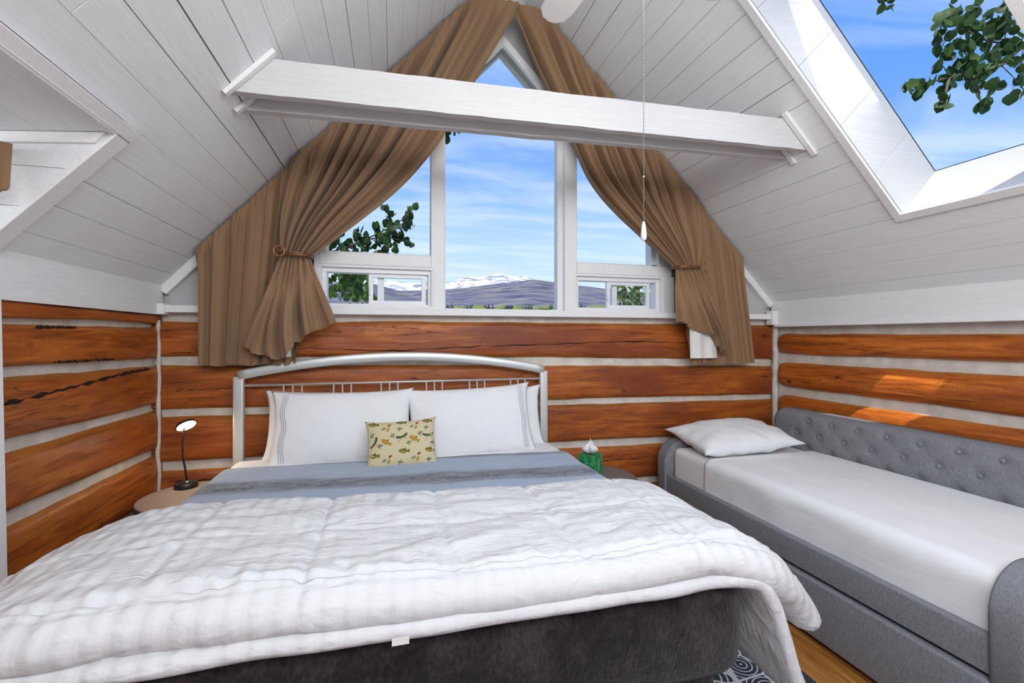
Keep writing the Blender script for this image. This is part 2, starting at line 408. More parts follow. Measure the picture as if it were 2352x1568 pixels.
# dormer enclosure (roof deck, cheeks) belongs to the same shell
def dz(x): return 2.228+.098*(x+.97)
cv += [prism([(-.94, dz(-.94)+.02), (-2.3, dz(-2.3)+.02), (-2.3, dz(-2.3)+.2), (-.94, dz(-.94)+.22)], 'y', DY0-.02, DY1+.03)]
ceil = tag(mesh('ceiling', join(*cv), SEAM), 'steep white plank ceiling of both roof slopes', None, None, 'structure')
def rows(side, edges, hole, joints):
    for a, b in zip(edges, edges[1:]):
        g = R.choice((.0003, .0006, .0009, .0013, .0018)); lo, hi = min(a, b)+g, max(a, b)-g
        spans = [(YF, YB+.1)]
        hx0, hx1, hy0, hy1 = hole
        if lo < hx1-.02 and hi > hx0+.02:
            spans = [(YF, hy0), (hy1, YB+.1)]
        for y0, y1 in spans:
            cuts = [y0]+[j for (jx, j) in joints if lo < jx < hi and y0+.1 < j < y1-.1]+[y1]
            for p, q in zip(cuts, cuts[1:]):
                d = R.uniform(-.0012, .0006)
                mesh('ceiling_board', slope(side, lo, hi, p+(.001 if p > y0 else 0), q-(.001 if q < y1 else 0), d, .016, .0007), CEIL, ceil)
le = [XL-.03, -1.297]+[-1.297+.0907*k for k in range(1, 23)]+[AX]
rows('L', le, (DX0, DX1, DY0, DY1), [(-.43, 2.09), (-.80, 1.50), (.1, 1.2), (-.62, .4), (.4, 2.3)])
re_ = [XR+.03, 3.122, 3.018, 2.914, 2.803]+[2.70-.1015*k for k in range(0, 19)]
re_ = [e for e in re_ if e > AX+.05]+[AX]
rows('R', re_, (SKX0, SKX1, SKY0, SKY1), [(1.6, .6), (3.0, .2), (2.3, -.3)])

# dormer: soffit boards, cheeks of boards, trims, window and ledge
for a, b in zip([-.945, -1.165, -1.345, -1.53, -1.72, -1.91, -2.10], [-1.165, -1.345, -1.53, -1.72, -1.91, -2.10, -2.28]):
    mesh('dormer_ceiling_board', prism([(a-.001, dz(a)), (b+.001, dz(b)), (b+.001, dz(b)+.015), (a-.001, dz(a)+.015)], 'y', DY0, DY1), CEIL, ceil)
for yy, sgn in ((DY1, 1), (DY0, -1)):
    for z0, z1 in ((1.66, 1.80), (1.80, 1.95), (1.95, 2.09), (2.09, 2.215)):
        def xl(z): return max(XL-.02, XL+(z-EL)/KL)+.018
        z1b = z1-.002
        mesh('dormer_cheek_board', prism([(xl(z0), z0), (xl(z1b), z1b), (-2.28, min(z1b, dz(-2.28))), (-2.28, z0)], 'y', yy-sgn*.004, yy+sgn*.02), CEIL, ceil)
mesh('dormer_cheek_batten', prism([(-.985, 2.224), (-2.28, 2.097), (-2.28, 2.06), (-1.015, 2.185)], 'y', DY1-.018, DY1), TRIM, ceil)
d1 = mesh('trim_1', slope('L', -.972, -.935, DY0-.05, DY1+.08, -.022, .0, .002), TRIM); tag(d1, 'white trim board along the dormer opening', kind='structure')
d2 = mesh('trim_2', slope('L', XL+.01, -.965, DY1-.005, DY1+.075, -.022, .0, .002), TRIM); tag(d2, 'white trim board running down the dormer side', kind='structure')
led = mesh('dormer_ledge', box(-2.28, XL-.09, DY0, DY1, 1.62, 1.66), KNEE, ceil)

# gable wall at the back
wb = [box(XL-.3, XR+.3, YB+.035, YB+.2, -.1, 1.66)]
OX0, OX1, OZ = -.47, 2.2, 1.69
def gl(x): return roofL(x)-.52
def gr(x): return roofR(x)-.52
PX = (gr(0)-gl(0))/(KL+KR); PZ = gl(PX)
for pl in ([(XL-.05, 1.66), (OX0, 1.66), (OX0, roofL(OX0)), (XL-.05, roofL(XL-.05))],
           [(OX0, gl(OX0)), (PX, PZ), (PX, roofL(PX)), (OX0, roofL(OX0))],
           [(PX, PZ), (OX1, gr(OX1)), (OX1, roofR(OX1)), (AX, AZ), (PX, roofL(PX))],
           [(OX1, 1.66), (XR+.05, 1.66), (XR+.05, roofR(XR+.05)), (OX1, roofR(OX1))]):
    wb.append(prism(pl, 'y', YB+.035, YB+.16))
wall_back = tag(mesh('wall_back', wb[0], CHINK), 'back wall of stained hewn logs with pale chinking below the gable windows', kind='structure')
mesh('gable_board', join(*wb[1:]), GABLE, wall_back)

def log(P0, P1, nrm, top, bot, depth, p, mat, parent, seed, nlen=70, wav=.007, round_end=(False, False)):
    P0, P1, nrm = Vector(P0), Vector(P1), Vector(nrm); m = 12; ln = (P1-P0).length; V = []
    for i in range(nlen+1):
        t = i/nlen; zt, zb = interp(t, top), interp(t, bot)
        zt += wav*(N(t*ln*1.7, seed, 1)+.5*N(t*ln*6, seed, 2)); zb += wav*(N(t*ln*1.7, seed, 3)+.5*N(t*ln*6, seed, 4))
        e = 1.0
        if round_end[0]: e = min(e, math.sqrt(max(0, 1-max(0, 1-t*ln/.09)**2)))
        if round_end[1]: e = min(e, math.sqrt(max(0, 1-max(0, 1-(1-t)*ln/.09)**2)))
        zc, zh = (zt+zb)/2, (zt-zb)/2*(.55+.45*e)
        for k in range(m+1):
            w = -1+2*k/m; w = math.copysign(abs(w)**.8, w)
            d = depth*e*(max(0, 1-abs(w)**p))**(1/p)-.012
            d += .004*N(t*ln*5, w*2, seed+9)
            q = P0.lerp(P1, t)+nrm*d; V.append((q.x, q.y, zc+w*zh))
    F = [(i*(m+1)+k, i*(m+1)+k+1, (i+1)*(m+1)+k+1, (i+1)*(m+1)+k) for i in range(nlen) for k in range(m)]
    F += [tuple(range(m, -1, -1)), tuple(nlen*(m+1)+k for k in range(m+1))]
    o = mesh('log', (V, F), mat, parent, True)
    at = o.data.attributes.new('edge', 'FLOAT', 'POINT')
    at.data.foreach_set('value', [abs(-1+2*(i % (m+1))/m)**.8 for i in range(len(V))])
    return o
CRACK = M('dark_wood_check', (.016, .007, .004), .9).m
def check(parent, pts, r, seed):
    """a drying check in a log: a thin splintered dark seam at its surface"""
    n = 60; P = []
    for k in range(n+1):
        p = Vector(poly_at(k/n, pts)); p.z += .004*N(k*.5, seed, 1)+.003*math.sin(k*1.7+seed); P.append(p)
    mesh('check', tube(P, [max(.0006, r*(.55+.9*N(k*.33, seed, 5))*min(1, k/6, (n-k)/6)) for k in range(n+1)], 6), CRACK, parent, True)
yb = YB+.035
for s, (tl, tr, bl, br) in enumerate([(1.600, 1.606, 1.372, 1.292), (1.327, 1.246, 1.041, .989), (1.006, .959, .721, .660), (.672, .622, .40, .35), (.36, .31, .06, .03)]):
    lg = log((XL-.05, yb, 0), (XR+.05, yb, 0), (0, -1, 0), [(0, tl), (.45, tl+(.012 if s == 0 else (tr-tl)*.4)), (1, tr)], [(0, bl), (.45, bl+(br-bl)*.33), (1, br)], .055, 5, WOOD_X, wall_back, 11+s*7, 110, .008)
    if s == 0: check(lg, [(-.62, YB-.008, 1.425), (.0, YB-.008, 1.405), (.6, YB-.008, 1.43), (1.2, YB-.008, 1.445), (1.8, YB-.008, 1.462), (2.4, YB-.008, 1.452), (2.95, YB-.008, 1.47)], .0055, 4); check(lg, [(-1.33, YB-.008, 1.40), (-1.1, YB-.008, 1.405), (-.85, YB-.008, 1.425)], .004, 9)
    if s == 1: check(lg, [(-1.33, YB-.008, 1.165), (-1.0, YB-.008, 1.172), (-.6, YB-.008, 1.17)], .003, 5)
    if s == 3: check(lg, [(1.35, YB-.008, .52), (1.6, YB-.008, .535), (1.95, YB-.008, .53)], .005, 7); check(lg, [(-1.33, YB-.008, .61), (-1.0, YB-.008, .605), (-.6, YB-.008, .62)], .007, 6)

wall_left = tag(mesh('wall_left', box(XL-.2, XL-.03, YF-.1, YB+.2, -.1, 1.64), CHINK), 'left wall of flat hewn logs with pale chinking', kind='structure')
for s, (a0, a1, b0, b1) in enumerate([(1.637, 1.633, 1.574, 1.581), (1.551, 1.56, 1.382, 1.362), (1.349, 1.325, 1.103, 1.080), (1.062, 1.048, .836, .808), (.783, .772, .545, .516), (.49, .475, .27, .24), (.22, .20, .02, .0)]):
    # values at y=2.09 and y=3.25, carried on behind the camera
    def ex(a, b): return [(0, a-(b-a)*.6), (.77, a), (1, b)]
    lg = log((XL-.03, YF-.05, 0), (XL-.03, YB+.05, 0), (1, 0, 0), ex(a0, a1), ex(b0, b1), .052, 5, WOOD_Y, wall_left, 71+s*5, 110, .009)
    if s == 2: check(lg, [(XL+.010, 2.0, 1.245), (XL+.010, 2.3, 1.265), (XL+.010, 2.6, 1.285), (XL+.010, 2.9, 1.305), (XL+.009, 3.16, 1.312)], .010, 2)
    if s == 1: check(lg, [(XL+.008, 2.35, 1.392), (XL+.008, 2.55, 1.388), (XL+.008, 2.8, 1.384)], .006, 3); check(lg, [(XL+.007, 2.25, 1.538), (XL+.007, 2.35, 1.54), (XL+.007, 2.5, 1.541)], .007, 8)
wall_right = tag(mesh('wall_right', box(XR+.035, XR+.2, YF-.1, YB+.2, -.1, 1.62), CHINK), 'right wall of round stained logs with pale chinking', kind='structure')
for s, (t1, b1, t0, b0) in enumerate([(1.530, 1.348, 1.519, 1.357), (1.289, 1.067, 1.294, 1.068), (1.012, .815, 1.010, .81), (.76, .56, .76, .55), (.50, .28, .50, .28), (.23, .02, .23, .02)]):
    log((XR+.045, YF-.05, 0), (XR+.045, YB-.015, 0), (-1, 0, 0), [(0, t0), (.66, t0), (1, t1)], [(0, b0), (.66, b0), (1, b1)], .085, 2.2, WOOD_YR, wall_right, 131+s*5, 110, .010, (False, True))
# mortar in the two log corners
for xx, wl, sd in ((XL+.010, wall_left, 3), (XR+.0, wall_right, 5)):
    mesh('corner_mortar', tube([(xx+.008*N(z*7, sd, 0), YB-.012+.006*N(z*6, sd, 4), z) for z in [.0+.04*k for k in range(41)]], [(.012 if sd == 3 else .026)+.006*N(k*.7, sd, 8) for k in range(41)], 8), CHINK, wl, True)
# unseen rear gable behind the camera, its opening added to let light in
wf = [box(XL-.2, -.9, YF-.12, YF, -.1, 3.0), box(2.7, XR+.2, YF-.12, YF, -.1, 2.6), box(-.9, 2.7, YF-.12, YF, -.1, .72),
      prism([(-.9, 3.2), (2.7, 3.2), (2.7, 3.3), (AX, AZ+.1), (-.9, 3.3)], 'y', YF-.12, YF), prism([(-.9, 2.35), (-.2, 3.2), (-.9, 3.2)], 'y', YF-.12, YF)]
tag(mesh('wall_front', join(*wf), KNEE), 'white wall with an added window opening behind the viewer', kind='structure')
# white knee wall boards at the eaves
k1 = mesh('trim_3', prism([(XL+.005, 1.634), (XL+.028, 1.634), (XL+.028, EL+KL*.028), (XL+.005, EL+KL*.005)], 'y', YF, YB-.0, .0), KNEE); tag(k1, 'white knee board above the left log wall', kind='structure')
k2 = mesh('trim_4', prism([(XR-.006, 1.597), (XR-.03, 1.597), (XR-.03, ER+KR*.03), (XR-.006, ER+KR*.006)], 'y', YF, YB-.0), KNEE); tag(k2, 'white knee board above the right log wall', kind='structure')
k3 = mesh('trim_5', box(XR-.06, XR-.005, YF, YB-.06, 1.583, 1.606, .003), TRIM); tag(k3, 'white ledge strip under the right knee board', kind='structure')
for n, (side, x0, x1, lb) in enumerate((('L', XL+.01, -1.0, 'white rafter trim up the left gable slope'), ('R', 2.75, XR-.02, 'white rafter trim up the right gable slope'))):
    t = mesh('trim_%d' % (6+n), slope(side, x0, x1, YB-.02, YB+.036, -.055, -.0005, .003), TRIM); tag(t, lb, kind='structure')
# door casing at the far left
t = mesh('trim_8', prism([(1.86, 1.63), (1.972, 1.63), (2.016, .0), (1.86, 0)], 'x', XL-.0, XL+.085, .004), TRIM); tag(t, 'white door casing board at the left edge', kind='structure')
# window sill board
sill = mesh('trim_9', box(XL+.01, XR-.03, YB-.055, YB+.10, 1.648, 1.692, .004, 2), TRIM); tag(sill, 'white sill board under the gable windows', kind='structure')
mesh('trim_10', box(XR-.085, XR-.03, YB-.075, YB-.0, 1.60, 1.72, .004), TRIM); tag(bpy.data.objects['trim_10'], 'white end block at the right of the sill', kind='structure')
mesh('trim_11', box(XL+.005, XL+.065, YB-.07, YB-.0, 1.634, 1.70, .004), TRIM); tag(bpy.data.objects['trim_11'], 'white end block at the left of the sill', kind='structure')

# ------------------------------------------------------------------ gable windows
def win(n, label, loc): return thing('window_%d' % n, loc, label, None, None, 'structure')
ML0, ML1, MR0, MR1 = .267, .362, 1.228, 1.373     # mullions
gy = YB+.075
w1 = win(1, 'tall centre gable window with a pointed top', (.79, YB, 1.69))
mesh('pane', prism([(ML1-.02, 1.69), (MR0+.02, 1.69), (MR0+.02, gr(MR0+.02)), (PX, PZ), (ML1-.02, gl(ML1-.02))], 'y', gy, gy+.006), GLASS, w1)
mesh('mullion', box(ML0, ML1, YB-.005, YB+.12, 1.69, gl(ML0)+.16, .004), TRIM, w1)
mesh('mullion', join(box(MR0+.045, MR1, YB-.005, YB+.12, 1.69, gr(MR1)+.1, .004), box(MR0, MR0+.05, YB+.035, YB+.11, 1.69, gr(MR0)+.1, .004)), TRIM, w1)
mesh('stop_bead', box(ML1-.002, ML1+.012, YB+.05, YB+.075, 1.69, gl(ML1)), TRIM, w1)
mesh('bottom_stop', box(ML1, MR0, YB+.02, YB+.075, 1.69, 1.704, .002), TRIM, w1)
for a, b, fn in ((PX, MR0+.03, gr), (ML1-.03, PX, gl)):
    mesh('head_stop', prism([(a, fn(a)), (b, fn(b)), (b, fn(b)+.07), (a, fn(a)+.07)], 'y', YB+.0, YB+.10), TRIM, w1)
RT, RB = 2.068, 1.985      # rail between upper panes and sliders
for n, lab, x0, x1, fn in ((2, 'left upper triangular gable window behind the curtain', OX0, ML0, gl), (4, 'right upper triangular gable window behind the curtain', MR1, OX1, gr)):
    w = win(n, lab, ((x0+x1)/2, YB, RT))
    xx0, xx1 = (x0+.045, x1) if n == 2 else (x0, x1-.165)
    mesh('pane', prism([(xx0-.01, RT-.01), (xx1+.01, RT-.01), (xx1+.01, fn(xx1)), (xx0-.01, fn(xx0))], 'y', gy, gy+.006), GLASS, w)
    mesh('rail', box(x0, x1, YB-.012, YB+.12, RB, RT, .004), TRIM, w)
    mesh('inner_rail', box(x0, x1, YB+.03, YB+.075, RT, RT+.012), TRIM, w)
    if n == 2: mesh('side_jamb', box(x0-.02, x0+.05, YB+.0, YB+.12, RT, fn(x0)+.05, .003), TRIM, w)
    else:
        mesh('side_jamb', box(xx1, xx1+.05, YB+.03, YB+.12, RT, fn(xx1)+.05, .003), TRIM, w)
        mesh('side_jamb', box(x1-.12, x1, YB+.0, YB+.12, RT, fn(x1)+.05, .003), TRIM, w)
def frame(x0, x1, z0, z1, w, y0, y1):
    return join(box(x0, x1, y0, y1, z0, z0+w, .002), box(x0, x1, y0, y1, z1-w, z1, .002), box(x0, x0+w, y0, y1, z0+w, z1-w, .002), box(x1-w, x1, y0, y1, z0+w, z1-w, .002))
def slider(n, label, x0, x1, sx0, sx1, px, flip):
    z0, z1 = 1.692, RB; w = win(n, label, ((x0+x1)/2, YB, z0))
    mesh('casing', frame(x0, x1, z0, z1, .018, YB-.008, YB+.10), TRIM, w)
    mesh('outer_frame', frame(x0+.018, x1-.018, z0+.004, z1-.018, .030, YB+.022, YB+.11), WINP, w)
    a, b = x0+.05, x1-.05; zz0, zz1 = z0+.036, z1-.05
    mesh('fixed_sash_stile', box(px-.022, px+.022, YB+.085, YB+.108, zz0, zz1), WINP, w)
    mesh('pane', box(a, b, YB+.094, YB+.099, zz0-.005, zz1+.005), GLASS, w)
    s = mesh('sliding_sash', frame(sx0, sx1, zz0-.006, zz1+.006, .030, YB+.045, YB+.075), WINP, w)
    mesh('pane', box(sx0+.026, sx1-.026, YB+.058, YB+.062, zz0+.02, zz1-.02), GLASS, s)
    mesh('latch', box(sx0-.004 if flip else sx0+.002, sx0+.014, YB+.03, YB+.046, zz0+.06, zz0+.115, .002), WINP, s)
slider(3, 'small left slider window below the upper pane', OX0, ML0+.03, -.155, .235, -.075, False)
slider(5, 'small right slider window below the upper pane', MR1-.025, 2.12, 1.648, 2.03, 1.735, True)
mesh('trim_12', box(2.118, OX1+.02, YB-.012, YB+.12, 1.692, RB, .003), TRIM); tag(bpy.data.objects['trim_12'], 'white post at the right of the gable windows', kind='structure')
mesh('trim_13', box(OX0-.03, OX0, YB-.012, YB+.12, 1.692, gl(OX0)+.03, .003), TRIM); tag(bpy.data.objects['trim_13'], 'white post at the left of the gable windows', kind='structure')

# ------------------------------------------------------------------ skylight
w6 = win(6, 'deep skylight well in the right roof slope', (2.2, 1.63, 2.8))
H = .36
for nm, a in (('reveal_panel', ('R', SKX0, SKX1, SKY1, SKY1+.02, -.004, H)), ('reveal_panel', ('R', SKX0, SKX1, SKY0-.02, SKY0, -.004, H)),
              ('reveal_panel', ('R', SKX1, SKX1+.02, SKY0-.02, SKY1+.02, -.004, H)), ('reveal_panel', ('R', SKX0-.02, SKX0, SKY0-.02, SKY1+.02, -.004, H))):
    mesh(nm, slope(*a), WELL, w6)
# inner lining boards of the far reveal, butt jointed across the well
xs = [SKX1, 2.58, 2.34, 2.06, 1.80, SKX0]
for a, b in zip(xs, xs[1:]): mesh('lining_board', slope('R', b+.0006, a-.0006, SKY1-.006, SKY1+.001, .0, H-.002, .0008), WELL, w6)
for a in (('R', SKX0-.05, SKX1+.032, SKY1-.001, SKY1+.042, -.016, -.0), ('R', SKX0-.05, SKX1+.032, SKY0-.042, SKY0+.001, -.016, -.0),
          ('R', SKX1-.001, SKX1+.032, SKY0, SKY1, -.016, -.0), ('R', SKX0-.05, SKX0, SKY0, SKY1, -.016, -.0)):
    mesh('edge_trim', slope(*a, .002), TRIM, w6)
mesh('pane', slope('R', SKX0, SKX1, SKY0, SKY1, H, H+.006), GLASS, w6)
mesh('kerb', join(slope('R', SKX0-.06, SKX1+.06, SKY1+.004, SKY1+.07, H-.02, H+.02), slope('R', SKX0-.06, SKX1+.06, SKY0-.07, SKY0-.004, H-.02, H+.02), slope('R', SKX1+.004, SKX1+.07, SKY0, SKY1, H-.02, H+.02), slope('R', SKX0-.07, SKX0-.004, SKY0, SKY1, H-.02, H+.02)), BLACKM, w6)
# dormer window (mostly out of frame)
w7 = win(7, 'dormer window at the far left edge', (-2.28, 1.25, 1.66))
mesh('frame', join(box(-2.3, -2.24, DY0, DY1, 1.66, 1.71), box(-2.3, -2.24, DY0, DY1, 2.06, 2.11), box(-2.3, -2.24, DY0, DY0+.05, 1.71, 2.06), box(-2.3, -2.24, DY1-.05, DY1, 1.71, 2.06)), TRIM, w7)
mesh('pane', box(-2.275, -2.27, DY0+.04, DY1-.04, 1.70, 2.07), GLASS, w7)

# ------------------------------------------------------------------ tie beams
def beam(label, y0, y1, zb0, zb1, th, seed, hgt=.163):
    """collar beam from slope to slope; y0/y1 = front face at left/right end, zb = underside"""
    def xa(z): return XL+(z-EL)/KL
    def xb(z): return XR-(z-ER)/KR
    root = thing('tie_beam', (.85, (y0+y1)/2, (zb0+zb1)/2), label, 'beam', 'pair of white tie beams')
    nl = 90; V = []; prof = []
    for i in range(nl+1):
        t = i/nl
        for (dzv, dyv) in ((0, 0), (hgt*.33, 0), (hgt*.66, 0), (hgt, 0), (hgt, th), (0, th)):
            zb = zb0+(zb1-zb0)*t; z = zb+dzv; yy = y0+(y1-y0)*t+dyv
            x = xa(z)+(xb(z)-xa(z))*t
            a = .0028 if dyv == 0 else .002
            z2 = z+(.003*N(x*5, seed, dzv*9+dyv)+.002*N(x*22, seed, dzv)) * (1 if dzv in (0, hgt) else 0)
            V.append((x, yy+a*N(x*9, z*14, seed), z2))
    F = [(i*6+k, i*6+(k+1) % 6, (i+1)*6+(k+1) % 6, (i+1)*6+k) for i in range(nl) for k in range(6)]+[tuple(range(6)), tuple(nl*6+k for k in range(6))]
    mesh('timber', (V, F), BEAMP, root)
    # cleats nailed to the ceiling at both ends, in front of the timber
    za, zb = zb0-.018, zb0+hgt+.03
    mesh('cleat', slope('L', xa(za), xa(zb), y0-.034, y0-.003, -.020, -.0005, .002), TRIM, root)
    za, zb = zb1-.025, zb1+hgt+.03
    mesh('cleat', slope('R', xb(zb), xb(za), y1-.034, y1-.003, -.020, -.0005, .002), TRIM, root)
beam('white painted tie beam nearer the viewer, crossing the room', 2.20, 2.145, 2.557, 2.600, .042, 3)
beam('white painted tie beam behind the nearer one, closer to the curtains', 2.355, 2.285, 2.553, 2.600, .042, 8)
# ------------------------------------------------------------------ ceiling fan
fx, fy, fz = .795, 1.33, 2.92
fan = thing('ceiling_fan', (fx, fy, fz-.2), 'white ceiling fan with pull chain hanging from the ridge', 'ceiling fan')
mesh('downrod', tube([(fx, fy, fz+.08), (fx, fy, roofL(AX)-.03)], .014, 12), FANW, fan, True)
mesh('canopy', lathe([(.02, AZ-.16), (.065, AZ-.09), (.07, AZ-.05)], AX, fy, 24), FANW, fan, True)
mesh('motor_housing', lathe([(.03, fz+.10), (.09, fz+.085), (.125, fz+.04), (.125, fz-.02), (.09, fz-.055), (.05, fz-.07)], fx, fy, 32), FANW, fan, True)
for k in range(5):
    a = math.radians(101-72*k); ca, sa = math.cos(a), math.sin(a)
    def bl(r, w, z): return (fx+ca*r-sa*w, fy+sa*r+ca*w, fz+z+w*.18)
    out = [(.17, -.045), (.52, -.066), (.575, -.058), (.607, -.03), (.615, 0), (.607, .03), (.575, .058), (.52, .066), (.17, .045)]
    n = len(out); V = [bl(r, w, -.004) for r, w in out]+[bl(r, w, .004) for r, w in out]
    F = [tuple(range(n)), tuple(range(2*n-1, n-1, -1))]+[(i, (i+1) % n, n+(i+1) % n, n+i) for i in range(n)]
    b = mesh('blade', (V, F), FANW, fan)
    mesh('blade_arm', join(tube([bl(.08, 0, -.03), bl(.14, 0, -.012), bl(.21, 0, -.010)], .010, 8)), BRASS, b, True)
mesh('light_globe', lathe([(.035, fz-.06), (.06, fz-.075), (.092, fz-.115), (.10, fz-.15), (.085, fz-.195), (.05, fz-.222), (.012, fz-.232)], fx, fy, 28), GLOBE, fan, True)
cx, cy = .808, 1.348
beads = [sphere((cx, cy, 1.875+.0075*k), .0023, 1, 1, 1, 6, 4) for k in range(int((fz-.07-1.875)/.0075))]
ch = mesh('pull_chain', join(*beads, tube([(cx, cy, 1.87), (cx, cy, fz-.06)], .0008, 5)), BRASS, fan, True)
mesh('pull_knob', lathe([(.003, 1.882), (.006, 1.872), (.0085, 1.85), (.010, 1.832), (.008, 1.822), (.003, 1.818)], cx, cy, 14), TRIM, ch, True)
mesh('chain_coupling', sphere((cx, cy, 2.03), .0045, 1, 1, 1.3, 8, 6), BRASS, ch, True)

# ------------------------------------------------------------------ curtains
def fold(s, n, seed):
    p = s*n+1.1*N(s*n*.33, seed, 3)+.35*N(s*n*.9, seed, 5)
    return (2*abs(math.sin(math.pi*p))**.75-1+.18*math.sin(5.3*math.pi*p+seed))*(.75+.6*N(s*n*.6, seed, 7))
def curtain(label, loc, top, hang, sweep_top, inner, tie, tailL, tailR, tailB, nh, ns, nt_, seed, sgn):
    """sgn +1: tied to the left of the window; -1: to the right"""
    root = thing('curtain', loc, label, 'curtain', 'pair of tan gable curtains')
    Y0 = 3.150 if sgn > 0 else 3.165
    # straight hanging outer part
    x0, x1, zb = hang['x0'], hang['x1'], hang['zb']
    def A(u, v):
        xt = x0+(x1-x0)*u; zt = top(xt)-.002; v2 = v
        xb = hang['b0']+(hang['b1']-hang['b0'])*u
        z = zt+(zb(u)-zt)*v2; x = xt+(xb-xt)*v2
        am = .036*sstep(0, .12, v)+.006
        g = fold(u, nh, seed)*am+.004*math.sin(2*math.pi*u*nh*3.1)*(1-sstep(0, .15, v))
        x += .012*sgn*fold(u+.25/nh, nh, seed)*sstep(.0, .3, v)
        return (x, Y0-.012-g+.004*N(x*3, z*3, seed), z)
    mesh('hanging_panel', grid(A, nh*18, 34), CURT, root, True)
    # gathered part: swept from the slope to the tie, then the tail below it
    sx0, sx1 = sweep_top
    K0, K1 = tie      # (x,z) outer and inner end of the bunch
    def B(u, v):
        xt = sx0+(sx1-sx0)*u; T = (xt, top(xt)-.002)
        K = (K0[0]+(K1[0]-K0[0])*u, K0[1]+(K1[1]-K0[1])*u)
        if v <= .62:
            t = v/.62
            # blend the inner edge curve with straight fall for the outer columns
            e = poly_at(t, inner); e0, e1 = inner[0], inner[-1]
            # shape of inner curve relative to its chord, scaled per column
            cxx = e0[0]+(e1[0]-e0[0])*t; czz = e0[1]+(e1[1]-e0[1])*t
            k = u**1.2; x = T[0]+(K[0]-T[0])*t+(e[0]-cxx)*k; z = T[1]+(K[1]-T[1])*t+(e[1]-czz)*k
            # outer columns fall before they turn inward
            x -= sgn*.10*(1-u)*math.sin(math.pi*t)*(.35 if sgn > 0 else .35)
            pinch = 1-.45*sstep(.55, 1, t)
            am = (.010+.062*sstep(0, .14, t))*pinch*(.75+.35*u)
            g = fold(u, ns, seed+4)*am+.005*math.sin(2*math.pi*u*ns*3.3)*(1-sstep(0, .1, t))
            yb_ = Y0-.035-.075*sstep(.25, 1, t)-.012*N(x*4, z*4, seed)
            return (x, yb_-g, z)
        t = (v-.62)/.38
        aL = poly_at(t, tailL); aR = poly_at(t, tailR)
        bt = poly_at(u, tailB)
        x = aL[0]+(aR[0]-aL[0])*u; z = aL[1]+(aR[1]-aL[1])*u
        w = t**1.6; x = x*(1-w)+bt[0]*w; z = z*(1-w)+bt[1]*w
        am = .022+.045*sstep(0, .6, t)
        wob = fold(u, ns, seed+4)*(1-sstep(0, .45, t))*.6+fold(u, nt_, seed+9)*sstep(.1, .7, t)
        x += .022*sgn*fold(u+.2/nt_, nt_, seed+9)*sstep(.2, .9, t)
        z += .010*fold(u+.1/nt_, nt_, seed+9)*sstep(.5, 1, t)
        return (x, Y0-.110-wob*am-.02*math.sin(math.pi*t)-.010*N(x*9, z*7, seed+2), z)
    mesh('gathered_panel', grid(B, ns*26, 90), CURT, root, True)
    # cord around the bunch
    mx_, mz = (K0[0]+K1[0])/2, (K0[1]+K1[1])/2; hw = abs(K1[0]-K0[0])/2+.012
    pts = [(mx_+math.cos(a)*hw, Y0-.105+math.sin(a)*.075, mz+(K1[1]-K0[1])*.5*math.cos(a)*(1 if K1[0] > K0[0] else -1)) for a in [2*math.pi*k/28 for k in range(29)]]
    cd = mesh('tieback_cord', join(tube(pts, .0055, 8, False), tube([(p[0], p[1]-.002, p[2]+.011) for p in pts], .004, 8, False)), COPPER, root, True)
    rx, rz = K0[0]+(.01 if sgn > 0 else -.03), K0[1]+.008
    if sgn > 0:
        mesh('tieback_ring', tube([(rx+.030*math.cos(a), Y0-.195, rz+.030*math.sin(a)) for a in [2*math.pi*k/24 for k in range(25)]], .006, 8, False), COPPER, root, True)
    else:
        mesh('tieback_ring', tube([(rx+.03, Y0-.19, rz+.03), (rx+.05, Y0-.195, rz-.005), (rx+.03, Y0-.19, rz-.03), (rx+.06, Y0-.185, rz-.05)], .005, 8), COPPER, root, True)
    return root
tl_ = lambda x: min(roofL(x)-.022, roofR(x)-.022, 3.875)
cL = curtain('tan curtain tied back on the left of the gable window', (-.7, 3.15, 1.32), tl_,
        dict(x0=-1.150, x1=-.42, b0=-1.145, b1=-.60, zb=lambda u: 1.325+.006*math.sin(u*20)),
        (-.62, .875), [(.875, 3.87), (.80, 3.70), (.592, 3.32), (.334, 2.846), (.143, 2.574), (-.056, 2.358), (-.276, 2.165), (-.415, 2.045), (-.495, 1.995)],
        ((-.655, 2.000), (-.488, 1.99)),
        [(-.655, 2.0), (-.72, 1.82), (-.80, 1.63), (-.886, 1.45)], [(-.488, 1.99), (-.455, 1.90), (-.41, 1.79), (-.335, 1.60)],
        [(-.886, 1.445), (-.78, 1.395), (-.665, 1.365), (-.615, 1.40), (-.56, 1.47), (-.50, 1.515), (-.42, 1.55), (-.335, 1.592)], 7, 8, 5, 2, 1)
cR = curtain('tan curtain tied back on the right of the gable window', (2.5, 3.15, 1.28), tl_,
        dict(x0=2.815, x1=2.05, b0=2.935, b1=2.33, zb=lambda u: 1.278+.006*math.sin(u*17)),
        (2.42, .80), [(.80, 3.85), (.90, 3.63), (1.028, 3.37), (1.249, 2.963), (1.406, 2.653), (1.603, 2.438), (1.787, 2.283), (1.976, 2.133), (2.10, 2.035)],
        ((2.30, 2.03), (2.102, 2.026)),
        [(2.30, 2.03), (2.40, 1.87), (2.50, 1.62), (2.595, 1.37)], [(2.102, 2.026), (2.085, 1.93), (2.088, 1.78), (2.097, 1.62)],
        [(2.600, 1.36), (2.555, 1.365), (2.50, 1.40), (2.46, 1.495), (2.40, 1.515), (2.30, 1.545), (2.20, 1.585), (2.097, 1.618)], 7, 8, 4, 31, -1)
